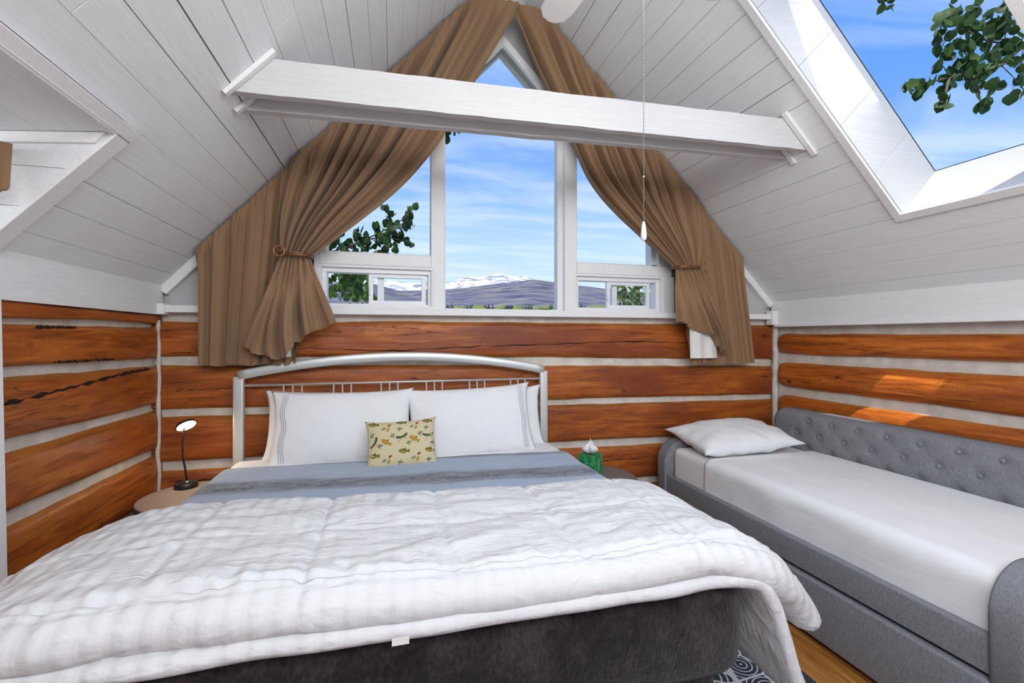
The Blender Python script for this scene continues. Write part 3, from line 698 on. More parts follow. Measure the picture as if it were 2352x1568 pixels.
def linR(u, v):
    x = 2.25+.25*u; z = 1.60-(.27-.0*u)*v
    return (x+.01*v, 3.088+.008*math.sin(u*14), z)
mesh('lining', grid(linR, 16, 12), LINING, cR, True)
mesh('lining', grid(lambda u, v: (-.68+.075*u, 3.085+.004*math.sin(u*9), 1.50-.125*v), 8, 8), LINING, cL, True)
dc = thing('dormer_curtain', (-1.30, 1.86, 1.95), 'dark gathered curtain end at the left edge by the dormer', 'curtain')
def dcf(u, v):
    a = 2*math.pi*u; r = .055*(1-.35*v)+.008*math.sin(a*7)
    if v > .93: r *= (1-v)/.07
    z = 2.13-.165*v; return (-1.285+r*math.cos(a)*1.4+.02*v, 1.845+r*.8*math.sin(a), z)
mesh('fabric', grid(dcf, 70, 16), CURT, dc, True)
mesh('rod', tube([(-1.285, .56, 2.13), (-1.285, 1.94, 2.13)], .010, 10), BLACKM, dc, True)

# ------------------------------------------------------------------ king bed
HB = 3.165
bed = thing('king_bed', (.08, 2.15, 0), 'silver tube king bed standing against the back log wall', 'bed')
xl, xr = -.918, 1.072
for xx in (xl, xr): mesh('headboard_post', join(box(xx-.030, xx+.030, HB-.022, HB+.022, 0, 1.252, .010, 3)), METAL, bed, True)
arc = []
for k in range(41):
    t = k/40; arc.append((xl+(xr-xl)*t, HB, 1.258+.108*math.sin(math.pi*t)**.85))
def flat_tube(pts, w, h):
    V, F = [], []; n = len(pts)
    prof = [(-.5, -.35), (-.35, -.5), (.35, -.5), (.5, -.35), (.5, .35), (.35, .5), (-.35, .5), (-.5, .35)]
    for i, p in enumerate(pts):
        d = (Vector(pts[min(i+1, n-1)])-Vector(pts[max(0, i-1)])).normalized(); up = Vector((-d.z, 0, d.x))
        for a, b in prof: V.append(Vector(p)+Vector((0, 1, 0))*a*w+up*b*h)
    m = 8
    F = [(i*m+k, i*m+(k+1) % m, (i+1)*m+(k+1) % m, (i+1)*m+k) for i in range(n-1) for k in range(m)]+[tuple(range(m)), tuple((n-1)*m+k for k in range(m))]
    return V, F
mesh('headboard_arch', flat_tube(arc, .046, .060), METAL, bed, True)
mesh('cross_bar', tube([(xl, HB, 1.195), (xr, HB, 1.195)], .0075, 10), METAL, bed, True)
mesh('cross_bar', tube([(xl, HB, .71), (xr, HB, .71)], .0075, 10), METAL, bed, True)
for g in range(6):
    for j in range(3):
        xx = -.665+.298*g+.054*j
        mesh('spindle', tube([(xx, HB, .71), (xx, HB, 1.195)], .006, 8), METAL, bed, True)
mesh('box_base', box(-.87, 1.03, 1.27, 3.10, .17, .46, .03, 3), DARK, bed, True)
for xx in (-.82, .98):
    for yy in (1.34, 3.02): mesh('leg', box(xx-.03, xx+.03, yy-.03, yy+.03, 0, .18, .005), BLACKM, bed)
BZ = .742
mesh('mattress', box(-.885, 1.06, 1.20, 3.12, .462, BZ, .075, 5), SHEET, bed, True)

def drape(x, edges, path):
    """z and x for arc position beyond the mattress edge"""
    return None
def cover(y0, y1, xa, xb, topz, r, th, nx, ny, wr, seed, hemwave=.0, rad=.07, skew=0.0, flare=.10):
    """closed cloth over the mattress, hanging at both sides. xa/xb hanging lengths left/right"""
    X0, X1 = -.865, 1.045; wtop = X1-X0
    tot = xa+wtop+xb
    def mid(p, q):
        s = -xa+tot*p; y = y0+(y1-y0)*q
        if s < 0:
            d = -s; n = min(d/rad, 1.45); x = X0-math.sin(min(n, 1.45))*rad*.7-max(0, d-rad*1.45)*flare; z = topz-rad*.75*(1-math.cos(n))-max(0, d-rad*1.45)
        elif s > wtop:
            d = s-wtop; n = min(d/rad, 1.45); x = X1+math.sin(n)*rad*.7+max(0, d-rad*1.45)*flare; z = topz-rad*.75*(1-math.cos(n))-max(0, d-rad*1.45)
        else: x, z = X0+s, topz
        y += skew*x
        z += wr*(N(x*2.5, y*5, seed)+.5*N(x*6, y*11, seed+2))
        x += wr*.6*N(y*5, z*4, seed+5)*(1 if (s < 0 or s > wtop) else 0)
        return Vector((x, y, z))
    V, F = [], []
    for side in (1, -1):
        for i in range(nx+1):
            for j in range(ny+1):
                p, q = i/nx, j/ny; m = mid(p, q)
                a = mid(min(p+.002, 1), q)-mid(max(p-.002, 0), q); n = Vector((-a.z, 0, a.x)).normalized()
                e = min(1, 8*min(p, 1-p)*tot/th*.06, 8*min(q, 1-q)*abs(y1-y0)/th*.06)
                h = th/2*math.sqrt(max(0, 1-(1-e)**2))
                V.append(m+n*h*side)
    st = (nx+1)*(ny+1)
    for k in (0, 1):
        for i in range(nx):
            for j in range(ny):
                a = k*st+i*(ny+1)+j; b = a+ny+1
                F.append((a, b, b+1, a+1) if k == 0 else (a, a+1, b+1, b))
    return weld(V, F)
def weld(V, F, d=1e-5):
    bm = bmesh.new(); vv = [bm.verts.new(p) for p in V]
    for q in F:
        try: bm.faces.new([vv[i] for i in q])
        except ValueError: pass
    bmesh.ops.remove_doubles(bm, verts=bm.verts[:], dist=d)
    r = bmv(bm); bm.free(); return r

sh = mesh('top_sheet', cover(2.55, 3.07, .30, .30, BZ+.008, 0, .010, 130, 30, .006, 3, rad=.08), SHEET, None, True)
tag(sh, 'white sheet across the king bed under the pillows', 'sheet')
bk = mesh('striped_blanket', cover(1.70, 2.805, .30, .30, BZ+.022, 0, .018, 150, 60, .008, 9, rad=.085, skew=-.055), PLUSH, None, True)
tag(bk, 'blue and grey striped plush blanket across the middle of the king bed', 'blanket')

# dark plush blanket tucked around the foot
def foot():
    path = []; Yf, Xr, Xl, r = 1.165, 1.085, -.93, .12
    n = 90
    pts = [(Xl, 1.80), (Xl, Yf+r)]+[(Xl+r-r*math.cos(a), Yf+r-r*math.sin(a)) for a in [math.pi/2*k/10 for k in range(1, 11)]]
    pts += [(Xl+r+(Xr-Xl-2*r)*k/60, Yf) for k in range(1, 60)]
    pts += [(Xr-r+r*math.sin(a), Yf+r-r*math.cos(a)) for a in [math.pi/2*k/10 for k in range(0, 11)]]+[(Xr, Yf+r+.02*k) for k in range(1, 29)]
    prof = [(.16, BZ+.012), (.08, BZ+.014), (.035, BZ+.004), (.008, BZ-.03), (-.004, BZ-.08), (-.008, BZ-.14), (-.006, BZ-.20), (.004, BZ-.25), (.03, BZ-.282), (.07, BZ-.295), (.12, BZ-.29), (.12, BZ-.10)]
    V = []; m = len(prof); np_ = len(pts)
    for i, p in enumerate(pts):
        a = Vector(pts[max(i-1, 0)]); b = Vector(pts[min(i+1, np_-1)]); d = (b-a).normalized(); nn = Vector((-d.y, d.x))
        for k, (ins, z) in enumerate(prof):
            w = .010*N(i*.11, z*6, 5)+.006*N(i*.3, z*14, 8)
            q = Vector(p)+nn*(ins+w); V.append((q.x, q.y, z+.006*N(i*.13, k, 3)))
    F = [(i*m+k, (i+1)*m+k, (i+1)*m+(k+1) % m, i*m+(k+1) % m) for i in range(np_-1) for k in range(m)]+[tuple(range(m)), tuple((np_-1)*m+k for k in range(m))]
    return V, F
fb = mesh('foot_blanket', foot(), DARK, None, True); tag(fb, 'dark brown plush blanket tucked around the foot of the king bed', 'blanket')

# duvet folded double over the foot half
def duvet_layer(path, y0f, y1f, half, nx, ny, seed, seams_x, seams_y, wr, hemcrease):
    """path: list of (x,z) of the mid line from left hem to right hem"""
    # arc-length table
    P = [poly_at(k/400, path) for k in range(401)]
    Ls = [0]
    for a, b in zip(P, P[1:]): Ls.append(Ls[-1]+math.hypot(b[0]-a[0], b[1]-a[1]))
    tot = Ls[-1]
    def at(s):
        s = min(max(s, 0), tot); lo, hi = 0, 400
        while hi-lo > 1:
            mm = (lo+hi)//2
            if Ls[mm] <= s: lo = mm
            else: hi = mm
        f = (s-Ls[lo])/max(Ls[hi]-Ls[lo], 1e-9); a, b = P[lo], P[hi]
        d = Vector((b[0]-a[0], b[1]-a[1])).normalized()
        return a[0]+(b[0]-a[0])*f, a[1]+(b[1]-a[1])*f, d
    V = []
    for side in (1, -1):
        for i in range(nx+1):
            s = tot*i/nx; x, z, d = at(s)
            nrm = Vector((-d.y, 0, d.x))
            ya, yb2 = y0f(x), y1f(x)
            for j in range(ny+1):
                q = j/ny; y = ya+(yb2-ya)*q
                ds, dq = min(s, tot-s), min(q, 1-q)*abs(yb2-ya)
                e = min(1, ds/(half*1.6), dq/(half*1.5)); h = half*math.sqrt(max(0, 1-(1-e)**2))
                # baffle seams
                sm = 0
                for sx in seams_x: sm = max(sm, math.exp(-((s-sx)/.018)**2)*.8, math.exp(-((s-sx)/.07)**2)*.35)
                for sy in seams_y: sm = max(sm, math.exp(-((y-sy-.03*N(x*2, sy, seed))/.018)**2)*.65, math.exp(-((y-sy)/.06)**2)*.3)
                if hemcrease:
                    hd = min(dq if q < .5 else 9, ds)
                    sm = max(sm, math.exp(-((hd-hemcrease)/.010)**2)*.55)
                if side > 0:
                    w = wr*(1.2*N(x*2.1, y*4.5, seed)+.9*N(x*4.3+y*2, y*11-x*1.5, seed+1)+.5*N(x*12, y*24, seed+2)+1.1*(.5-abs(N(x*2.6+2*N(x, y*2, 7), y*8, seed+11)))*sstep(1.75, 1.45, y))
                    # tight puckers beside the hem
                    if hemcrease: w += .011*N(s*26, y*7, seed+6)*math.exp(-((min(dq, ds)-.10)/.07)**2)
                else: w = wr*.5*N(x*3, y*6, seed+8)
                hh = h*(1-(.24 if q < .8 else .24+.3*(q-.8)/.2)*sm)+w*min(1, e*1.2)
                if hemcrease and side > 0 and half > .05: hh -= .020*math.exp(-((min(dq if q < .5 else 9, ds)-.085)/.010)**2)
                yo = y+.012*N(x*5, seed, 3)*(1 if q < .5 else .6)
                p = Vector((x, yo, z))+nrm*hh*side
                V.append(p)
    st = (nx+1)*(ny+1); F = []
    for k in (0, 1):
        for i in range(nx):
            for j in range(ny):
                a = k*st+i*(ny+1)+j; b = a+ny+1
                F.append((a, b, b+1, a+1) if k == 0 else (a, a+1, b+1, b))
    return weld(V, F, 2e-5), tot
dv = thing('duvet', (.08, 1.5, BZ+.04), 'white puckered stripe duvet folded over the foot of the king bed', 'duvet')
up = [(-1.24, .42), (-1.195, .54), (-1.12, .66), (-1.02, .755), (-.90, .815), (-.6, .845), (-.2, .836), (.2, .826), (.6, .826), (.85, .836), (1.0, .818), (1.12, .765), (1.22, .69), (1.31, .605), (1.385, .525)]
hs = .064
vf, tt = duvet_layer(up, lambda x: 1.135-.02*x+.10*sstep(1.1, 1.4, x)+.06*sstep(-.9, -1.4, x), lambda x: 1.905-.05*x-.12*sstep(1.05, 1.4, x), hs, 330, 130, 5,
    [.62+.375*k-.14 for k in range(7)], [1.52], .0115, .055)
mesh('upper_layer', vf, DUVET, dv, True)
lo_ = [(-1.18, .40), (-1.13, .58), (-1.05, .72), (-.96, .775), (-.6, .780), (.08, .778), (.7, .778), (1.02, .772), (1.105, .715), (1.155, .60), (1.20, .47), (1.255, .345)]
vf, tt = duvet_layer(lo_, lambda x: 1.132-.015*x, lambda x: 1.80-.03*x, .025, 240, 60, 15, [], [], .004, .03)
mesh('lower_layer', vf, DUVET, dv, True)
mesh('care_tag', box(.0, .04, 1.106, 1.109, .772, .788), LINING, dv)

# ------------------------------------------------------------------ pillows
def pillow_fn(w, h, t, seed, ear=.05, sag=.0, wr=.010):
    def S(u, v, side):
        # u,v in -1..1
        a = 1+ear*(abs(u)**4)*(abs(v)**4)*1.2-.05*(1-abs(u)**2)*abs(v)**6-.0
        x = u*w/2*(1-.045*(1-v*v)*abs(u)**8+ear*(abs(v)**6)*abs(u)); y = v*h/2*(1-.06*(1-u*u)*abs(v)**8+ear*(abs(u)**6)*abs(v))
        f = (max(0, 1-abs(u)**3.2))**.62*(max(0, 1-abs(v)**3.0))**.62
        z = side*t/2*f
        z += wr*(N(x*5, y*5, seed+side)+.5*N(x*13, y*11, seed+side*2))*min(1, f*2.5)
        z += wr*1.2*math.sin(math.atan2(y, x)*13+seed)*math.exp(-((max(abs(u), abs(v))-.86)/.1)**2)*.5*min(1, f*4)
        y -= sag*(1-v)*.5*u*u
        return Vector((x, y, z))
    return S
def pillow_mesh(S, Mx, n=40, m=30):
    V = []
    for side in (1, -1):
        for i in range(n+1):
            for j in range(m+1):
                u, v = -1+2*i/n, -1+2*j/m
                u = math.copysign(abs(u)**.8, u); v = math.copysign(abs(v)**.8, v)
                V.append(Mx @ S(u, v, side))
    st = (n+1)*(m+1); F = []
    for k in (0, 1):
        for i in range(n):
            for j in range(m):
                a = k*st+i*(m+1)+j; b = a+m+1
                F.append((a, b, b+1, a+1) if k == 0 else (a, a+1, b+1, b))
    return weld(V, F, 5e-4)
def lean(cx, cy, cz, tilt, roll=0, yaw=0):
    """pillow frame: local x right, y up, z toward the viewer"""
    return Matrix.Translation((cx, cy, cz)) @ Matrix.Rotation(yaw, 4, 'Z') @ Matrix.Rotation(roll, 4, 'Y') @ Matrix.Rotation(math.pi/2-tilt, 4, 'X')
THREAD = M('grey_embroidery_thread', (.28, .28, .33), .8).m
def bed_pillow(label, Mx, w, h, t, seed, hem=0, group='white pillows at the headboard'):
    r = thing('pillow', Mx.translation-Vector((0, 0, h*.45)), label, 'pillow', group)
    S = pillow_fn(w, h, t, seed)
    mesh('pillowcase', pillow_mesh(S, Mx), LINEN, r, True)
    if hem:
        for k in range(3):
            uu = hem*(.80+.032*k)
            pts = [Mx @ (S(uu+.012*math.sin(v*7+seed)*(1.6 if hem < 0 else .5), v, 1)+Vector((0, 0, .0016))) for v in [-.90+1.80*q/50 for q in range(51)]]
            mesh('hem_stitching', tube(pts, .0013, 5), THREAD, r, True)
    return r
bed_pillow('white pillow at the back left, mostly hidden behind another', lean(-.32, 3.085, .945, .16, .02), .86, .42, .11, 3, 0)
bed_pillow('white pillow with wavy stitched hem, front left by the lamp', lean(-.285, 2.985, .945, .34, .0), .82, .45, .17, 8, -1)
bed_pillow('white pillow at the back right, its end showing by the post', lean(.60, 3.085, .930, .16, -.04), .86, .41, .11, 13, 0)
bed_pillow('white pillow with straight stitched hem, front right', lean(.51, 2.975, .945, .34, -.035), .82, .46, .17, 21, 1)

# fish print cushion
CUSH = cloth('cream_print_cotton', (.66, .58, .36), 500, 0, .85, .15, .05).m
cu = thing('throw_cushion', (.06, 2.74, .765), 'small cream cushion printed with fish and canoes', 'cushion')
cM = lean(.057, 2.735, .872, .42, -.03); cS = pillow_fn(.395, .285, .12, 44, .045, 0, .004)
mesh('cover', pillow_mesh(cS, cM, 34, 26), CUSH, cu, True)
PR = {k: M('print_'+k, c, .85).m for k, c in dict(olive=(.13, .12, .03), yellow=(.42, .27, .03), green=(.06, .10, .05), red=(.32, .03, .04), orange=(.52, .22, .05), grey=(.22, .25, .17), brown=(.16, .06, .03)).items()}
fish = [(-1, .02), (-.8, .22), (-.45, .36), (0, .38), (.35, .25), (.62, .08), (.98, .34), (.9, 0), (1, -.30), (.62, -.06), (.3, -.24), (-.1, -.36), (-.5, -.30), (-.82, -.15)]
belly = [(-.85, -.05), (-.5, .02), (0, .04), (.5, 0), (.2, -.15), (-.2, -.25), (-.55, -.2)]
fin = [(-.05, .36), (.2, .66), (.28, .28)]; fin2 = [(-.2, -.32), (-.08, -.5), (.05, -.32)]; fin3 = [(.25, -.22), (.36, -.4), (.42, -.15)]
canoe = [(-1, .28), (-.86, .10), (-.5, -.02), (0, -.06), (.5, .0), (.86, .14), (1, .34), (.98, .02), (.8, -.2), (.4, -.32), (-.4, -.34), (-.8, -.2), (-1, .0)]
bar = [(-1, -.12), (1, -.08), (1, .1), (-1, .12)]
lf = [(-1, 0), (-.5, .42), (.2, .45), (1, 0), (.2, -.42), (-.5, -.4)]
PK = list(PR); PV, PF, PI = [], [], []
def decal(kind, poly, c, sc_, rot, dz=.0014):
    cs, sn = math.cos(rot), math.sin(rot); w, h = .395/2, .285/2
    cxm = sum(p[0] for p in poly)/len(poly); cym = sum(p[1] for p in poly)/len(poly); pts = [(cxm, cym)]+list(poly)
    V = []
    for px, py in pts:
        X = c[0]+(px*cs-py*sn)*sc_; Y = c[1]+(px*sn+py*cs)*sc_
        u, v = X/w, Y/h
        if abs(u) > .98 or abs(v) > .98: u = max(-.98, min(.98, u)); v = max(-.98, min(.98, v))
        V.append(cM @ (cS(u, v, 1)+Vector((0, 0, dz))))
    n0 = len(PV); PV.extend(V); m = len(poly)
    PF.extend([(n0, n0+1+i, n0+1+(i+1) % m) for i in range(m)]); PI.extend([PK.index(kind)]*m)
def put_fish(x, y, s, r, body='olive', bel='yellow', f='brown'):
    decal(body, fish, (x, y), s, r); decal(bel, belly, (x, y), s, r, .0022); decal(f, fin, (x, y), s, r, .0018); decal(body, fin2, (x, y), s, r); decal(body, fin3, (x, y), s, r)
def put_lures(x, y):
    decal('red', lf, (x+.018, y+.022), .013, .62); decal('grey', lf, (x-.013, y+.002), .016, .45); decal('yellow', lf, (x+.010, y-.005), .016, 1.05)
def put_leaf(x, y, r=0):
    for k in range(4): decal('grey' if k % 2 else 'green', lf, (x+.009*math.cos(r+k*1.4), y+.009*math.sin(r+k*1.4)), .0085, r+k*1.4)
def put_canoe(x, y, r=.25):
    decal('green', canoe, (x, y), .034, r)
    decal('orange', bar, (x-.012, y-.026), .016, .8); decal('orange', bar, (x+.026, y-.014), .015, -.02)
for cxx, yy in ((-.155, .118), (0.0, .122), (.15, .120), (-.155, -.062), (.01, -.050), (.158, -.052)): put_fish(cxx, yy, .032, -.08)
for cxx, yy in ((-.085, .085), (.072, .088), (-.085, -.095), (.075, -.092)): put_lures(cxx, yy)
for cxx, yy, r in ((-.01, .078, 0), (.142, .078, .3), (-.05, .042, .8), (.105, .045, .7), (-.122, -.012, .4), (.04, -.006, .5), (-.012, -.110, 0), (.148, -.105, .2), (-.165, .055, 1), (.178, -.01, .2), (-.165, -.12, .3)): put_leaf(cxx, yy, r)
put_fish(-.088, .008, .034, -.55, 'yellow', 'orange', 'olive'); put_fish(.07, .014, .034, -.55, 'yellow', 'orange', 'olive')
put_canoe(.0, .036); put_canoe(.152, .038, .1); put_canoe(-.155, .012, .95)
pp = mesh('printed_pattern', (PV, PF), None, cu); pp['kind'] = 'stuff'
for k in PK: pp.data.materials.append(PR[k])
pp.data.polygons.foreach_set('material_index', PI)
mesh('label_tag', box(.045, .08, 2.668, 2.671, .766, .773), LINING, cu)
# ------------------------------------------------------------------ bedside tables
def side_table(label, cx, cy, r, top, mat):
    t = thing('side_table', (cx, cy, 0), label, 'side table', 'round bedside tables')
    mesh('tabletop', lathe([(r-.012, top-.034), (r-.003, top-.030), (r, top-.018), (r, top-.004), (r-.003, top-.0005), (r-.006, top)], cx, cy, 64), mat, t, True)
    mesh('edge_band', lathe([(r+.0005, top-.032), (r+.0012, top-.030), (r+.0012, top-.006), (r+.0005, top-.004)], cx, cy, 64), TABLE_E, t, True)
    for k in range(3):
        a = 2*math.pi*k/3+.5
        mesh('leg', tube([(cx+.12*math.cos(a), cy+.12*math.sin(a), top-.034), (cx+.2*math.cos(a), cy+.2*math.sin(a), 0)], .014, 10), TABLE_E, t, True)
side_table('round taupe side table in the left corner under the lamp', -1.045, 2.865, .262, .632, TABLE_L)
side_table('round grey side table right of the king bed under the tissue box', 1.212, 2.60, .262, .632, TABLE_R)
# lamp
TZ = .632; lx, ly = -1.148, 3.02
lamp = thing('table_lamp', (lx, ly, TZ), 'black table lamp with lit round disc head on the left side table', 'lamp')
mesh('base', lathe([(.056, TZ), (.058, TZ+.003), (.058, TZ+.022), (.055, TZ+.026)], lx, ly, 40), BLACKM, lamp, True)
mesh('stem_socket', lathe([(.008, TZ+.026), (.008, TZ+.034), (.006, TZ+.036)], lx+.004, ly, 14), METAL, lamp, True)
hd = Vector((lx+.004, ly-.01, .990)); nrm = Vector((.48, -.42, -.77)).normalized()
mesh('stem', tube([(lx+.004, ly, TZ+.03), (lx-.004, ly, TZ+.10), (lx-.016, ly-.002, TZ+.18), (lx-.018, ly-.004, TZ+.26), (lx-.012, ly-.002, TZ+.33), tuple(hd-nrm*.012)], .0052, 10), BLACKM, lamp, True)
def disc(c, n, r, d0, d1, seg=36):
    q = n.to_track_quat('Z', 'Y').to_matrix(); V = []
    for rr, d in ((r*.96, d0), (r, d0+(d1-d0)*.3), (r, d0+(d1-d0)*.8), (r*.97, d1)):
        for k in range(seg):
            a = 2*math.pi*k/seg; V.append(c+q @ Vector((rr*math.cos(a), rr*math.sin(a), d)))
    F = [(i*seg+k, i*seg+(k+1) % seg, (i+1)*seg+(k+1) % seg, (i+1)*seg+k) for i in range(3) for k in range(seg)]+[tuple(range(seg)), tuple(3*seg+k for k in range(seg))]
    return V, F
mesh('lamp_head', disc(hd, nrm, .050, -.012, .002), BLACKM, lamp, True)
mesh('light_panel', disc(hd, nrm, .0475, .0022, .005), LED, lamp, True)
# tissue box
def mk_green():
    m = M('green_leaf_carton', rough=.35); a = m.noise(m.coord((14, 14, 9)), 2.2, 4, .6, 1.4)
    m.color(m.ramp(a, [(.3, (.004, .085, .025)), (.5, (.012, .20, .055)), (.7, (.05, .36, .13))])); return m.m
GREEN = mk_green(); LGREEN = M('pale_leaf_print', (.16, .48, .26), .5).m
tb = thing('tissue_box', (1.218, 2.66, .632), 'green leaf-patterned tissue box on the right side table', 'tissue box')
ang = math.radians(38); q = Matrix.Translation((1.218, 2.665, .632)) @ Matrix.Rotation(ang, 4, 'Z')
def xf(vf): return [q @ Vector(p) for p in vf[0]], vf[1]
mesh('carton', xf(box(-.056, .056, -.056, .056, 0, .128, .003, 2)), GREEN, tb)
for fx_, rot in ((0, 0), (1, math.pi/2), (2, -math.pi/2)):
    rm = Matrix.Rotation(rot, 4, 'Z')
    V, F = [], []
    pts = [(0, .024), (.016, .05), (.012, .08), (0, .108), (-.012, .08), (-.016, .05)]
    vv = [q @ (rm @ Vector((x, -.0566, z))) for x, z in pts]; 
    ribs = tube([vv[0], vv[3]], .0008, 4)
    outl = tube(vv+[vv[0]], .0008, 4)
    rb = [tube([q @ (rm @ Vector((0, -.0566, z))), q @ (rm @ Vector((s*.011, -.0566, z+.014)))], .0006, 4) for z in (.04, .055, .07, .085) for s in (-1, 1)]
    mesh('leaf_print', join(ribs, outl, *rb), LGREEN, tb)
mesh('opening', xf(box(-.03, .03, -.012, .012, .1275, .1288)), BLACKM, tb)
TISS = cloth('white_tissue', (.78, .76, .75), 700).m
def tis(u, v):
    a = 2*math.pi*u; pk = .045*math.sin(math.pi*min(v*1.15, 1))**.8+.008*(1-v)
    r = pk*(1+.30*math.sin(3*a+.6)+.12*math.sin(7*a)); z = .128+.085*v+.010*math.sin(2*a+1)*v
    if v > .98: r = .004
    return q @ Vector((r*math.cos(a)*1.05, r*math.sin(a)*.8, z))
mesh('tissue', grid(tis, 42, 18, True), TISS, tb, True)

# ------------------------------------------------------------------ daybed
db = thing('daybed', (2.55, 2.05, 0), 'grey upholstered daybed with tufted back along the right wall', 'daybed')
DX, DYN, DYF_ = 2.0, 1.0, 3.14
DYF = DYF_
def arm(y0, y1):
    # side profile (x,z) with a round shoulder at the front
    r = .17; pl = [(DX, .03), (DX, .71-r)]+[(DX+r-r*math.cos(a), .71-r+r*math.sin(a)) for a in [math.pi/2*k/10 for k in range(1, 11)]]+[(3.07, .71), (3.07, .03)]
    bm = bmesh.new(); v, f = prism(pl, 'y', y0, y1); vv = [bm.verts.new(p) for p in v]
    for qd in f: bm.faces.new([vv[i] for i in qd])
    bm.edges.ensure_lookup_table()
    bmesh.ops.bevel(bm, geom=[e for e in bm.edges if any(len(g.verts) > 4 for g in e.link_faces)], offset=.022, segments=3, profile=.6, affect='EDGES'); o = bmv(bm); bm.free(); return o
mesh('arm', arm(DYN, DYN+.105), GRAY, db, True); mesh('arm', arm(DYF-.105, DYF), GRAY, db, True)
btn = [(1.589+.1865*k, .872) for k in range(-3, 7)]+[(1.682+.1865*k, .770) for k in range(-3, 7)]+[(1.589+.1865*k, .668) for k in range(-3, 7)]
btn = [b for b in btn if 1.1 < b[0] < 2.95]
def bkf(u, v):
    y = DYN+.10+(3.035-DYN-.10)*u; z = .30+.640*v
    # rounded upper far corner
    d = 0
    x = 2.975
    ed = min(.940-z, 3.035-y); r_ = .06
    if ed < r_: x += r_-math.sqrt(max(0, r_*r_-(r_-ed)**2))
    dent = 0
    for by, bz in btn:
        dd = (y-by)**2+(z-bz)**2; dent = max(dent, math.exp(-dd/.0011))
    for by, bz in btn:
        for sy in (1, -1):
            # diagonal tuft creases
            ty, tz = by+sy*.093, bz-.102
            if bz < .66: continue
            vx, vz = ty-by, tz-bz; ll = vx*vx+vz*vz; t = max(0, min(1, ((y-by)*vx+(z-bz)*vz)/ll))
            dist = math.hypot(y-by-vx*t, z-bz-vz*t); dent = max(dent, .22*math.exp(-(dist/.006)**2))
    x += .016*dent
    # corner rounding of the outline
    rr = .11; cy_, cz_ = 3.035-rr, .940-rr
    if y > cy_ and z > cz_:
        l = math.hypot(y-cy_, z-cz_)
        k = max((y-cy_)/rr, (z-cz_)/rr)
        if l > 1e-6: y, z = cy_+(y-cy_)/l*rr*k, cz_+(z-cz_)/l*rr*k
    return (x, y, z)
nu, nv = 190, 64
V, F = grid(bkf, nu, nv)
# give the back a solid rear side
nb = len(V); V2 = [(3.095, p[1], p[2]) for p in V]; V = list(V)+V2; F += [tuple(nb+i for i in reversed(f)) for f in F[:]]
bd = [i*(nv+1) for i in range(nu+1)]+[nu*(nv+1)+j for j in range(1, nv+1)]+[i*(nv+1)+nv for i in range(nu-1, -1, -1)]+[j for j in range(nv-1, 0, -1)]
F += [(bd[i], bd[(i+1) % len(bd)], nb+bd[(i+1) % len(bd)], nb+bd[i]) for i in range(len(bd))]
bkr = mesh('backrest', (V, F), GRAY, db, True)
for by, bz in btn:
    if bz > .70: mesh('button', sphere((2.985, by, bz), .0135, .55, 1, 1, 14, 8), GRAY, bkr, True)
mesh('front_rail', box(DX+.012, DX+.055, DYN+.09, DYF-.09, .318, .455, .010, 3), GRAY, db, True)
tr = mesh('trundle_front', box(DX-.010, DX+.04, DYN+.10, DYF-.10, .030, .305, .010, 3), GRAY, db, True)
mesh('slat_base', box(DX+.05, 2.97, DYN+.1, DYF-.1, .22, .40), BLACKM, db)
MT = .665
mesh('mattress', box(DX+.06, 2.968, DYN+.112, DYF-.112, .40, MT-.004, .055, 5), SHEET, db, True)
for xx in (DX+.12, 2.95):
    for yy in (DYN+.05, DYF-.05): mesh('foot', box(xx-.025, xx+.025, yy-.025, yy+.025, 0, .035), BLACKM, db)
def dsheet(y0, y1, th):
    """sheet over the top and front flank of the daybed mattress"""
    def f(u, v, off):
        y = y0+(y1-y0)*u; s = v*1.16; r = .06; w = .004*(N(y*3, s*5, 2)+.6*N(y*9, s*8, 5))
        fx0, top = DX+.056, MT
        if s < .20: x, z, nx_, nz_ = fx0, top-r-(.20-s), -1, 0; w += .007*N(y*9+s*8, s*3, 9)
        elif s < .20+r*1.57:
            a = (s-.20)/r; x, z, nx_, nz_ = fx0+r-r*math.cos(a), top-r+r*math.sin(a), -math.cos(a), math.sin(a)
        else: x, z, nx_, nz_ = fx0+r+(s-.20-r*1.57), top, 0, 1
        x = min(x, 2.968)
        return (x+nx_*(off+w), y, z+nz_*(off+w))
    n, m = 90, 60; V = []
    for off in (th, -.001):
        for i in range(n+1):
            for j in range(m+1): V.append(f(i/n, j/m, off if 0 < i < n and 0 < j < m else off*.4))
    st = (n+1)*(m+1); F = []
    for k in (0, 1):
        for i in range(n):
            for j in range(m):
                a = k*st+i*(m+1)+j; b = a+m+1; F.append((a, b, b+1, a+1) if k == 0 else (a, a+1, b+1, b))
    bd = [i*(m+1) for i in range(n+1)]+[n*(m+1)+j for j in range(1, m+1)]+[i*(m+1)+m for i in range(n-1, -1, -1)]+[j for j in range(m-1, 0, -1)]
    F += [(bd[i], bd[(i+1) % len(bd)], st+bd[(i+1) % len(bd)], st+bd[i]) for i in range(len(bd))]
    return V, F
ds = mesh('daybed_sheet', dsheet(DYN+.118, 2.66, .006), SHEET, None, True); tag(ds, 'smooth white top sheet drawn over the daybed', 'sheet')
pm = Matrix.Translation((2.45, 2.86, .760)) @ Matrix.Rotation(math.radians(-3), 4, 'Z') @ Matrix.Rotation(math.radians(8), 4, 'X') @ Matrix.Rotation(math.radians(-3), 4, 'Y')
dp = thing('pillow', (2.45, 2.86, .67), 'plump white pillow lying flat at the head of the daybed', 'pillow')
mesh('pillowcase', pillow_mesh(pillow_fn(.76, .50, .185, 61, .07, 0, .010), pm, 44, 34), LINEN, dp, True)

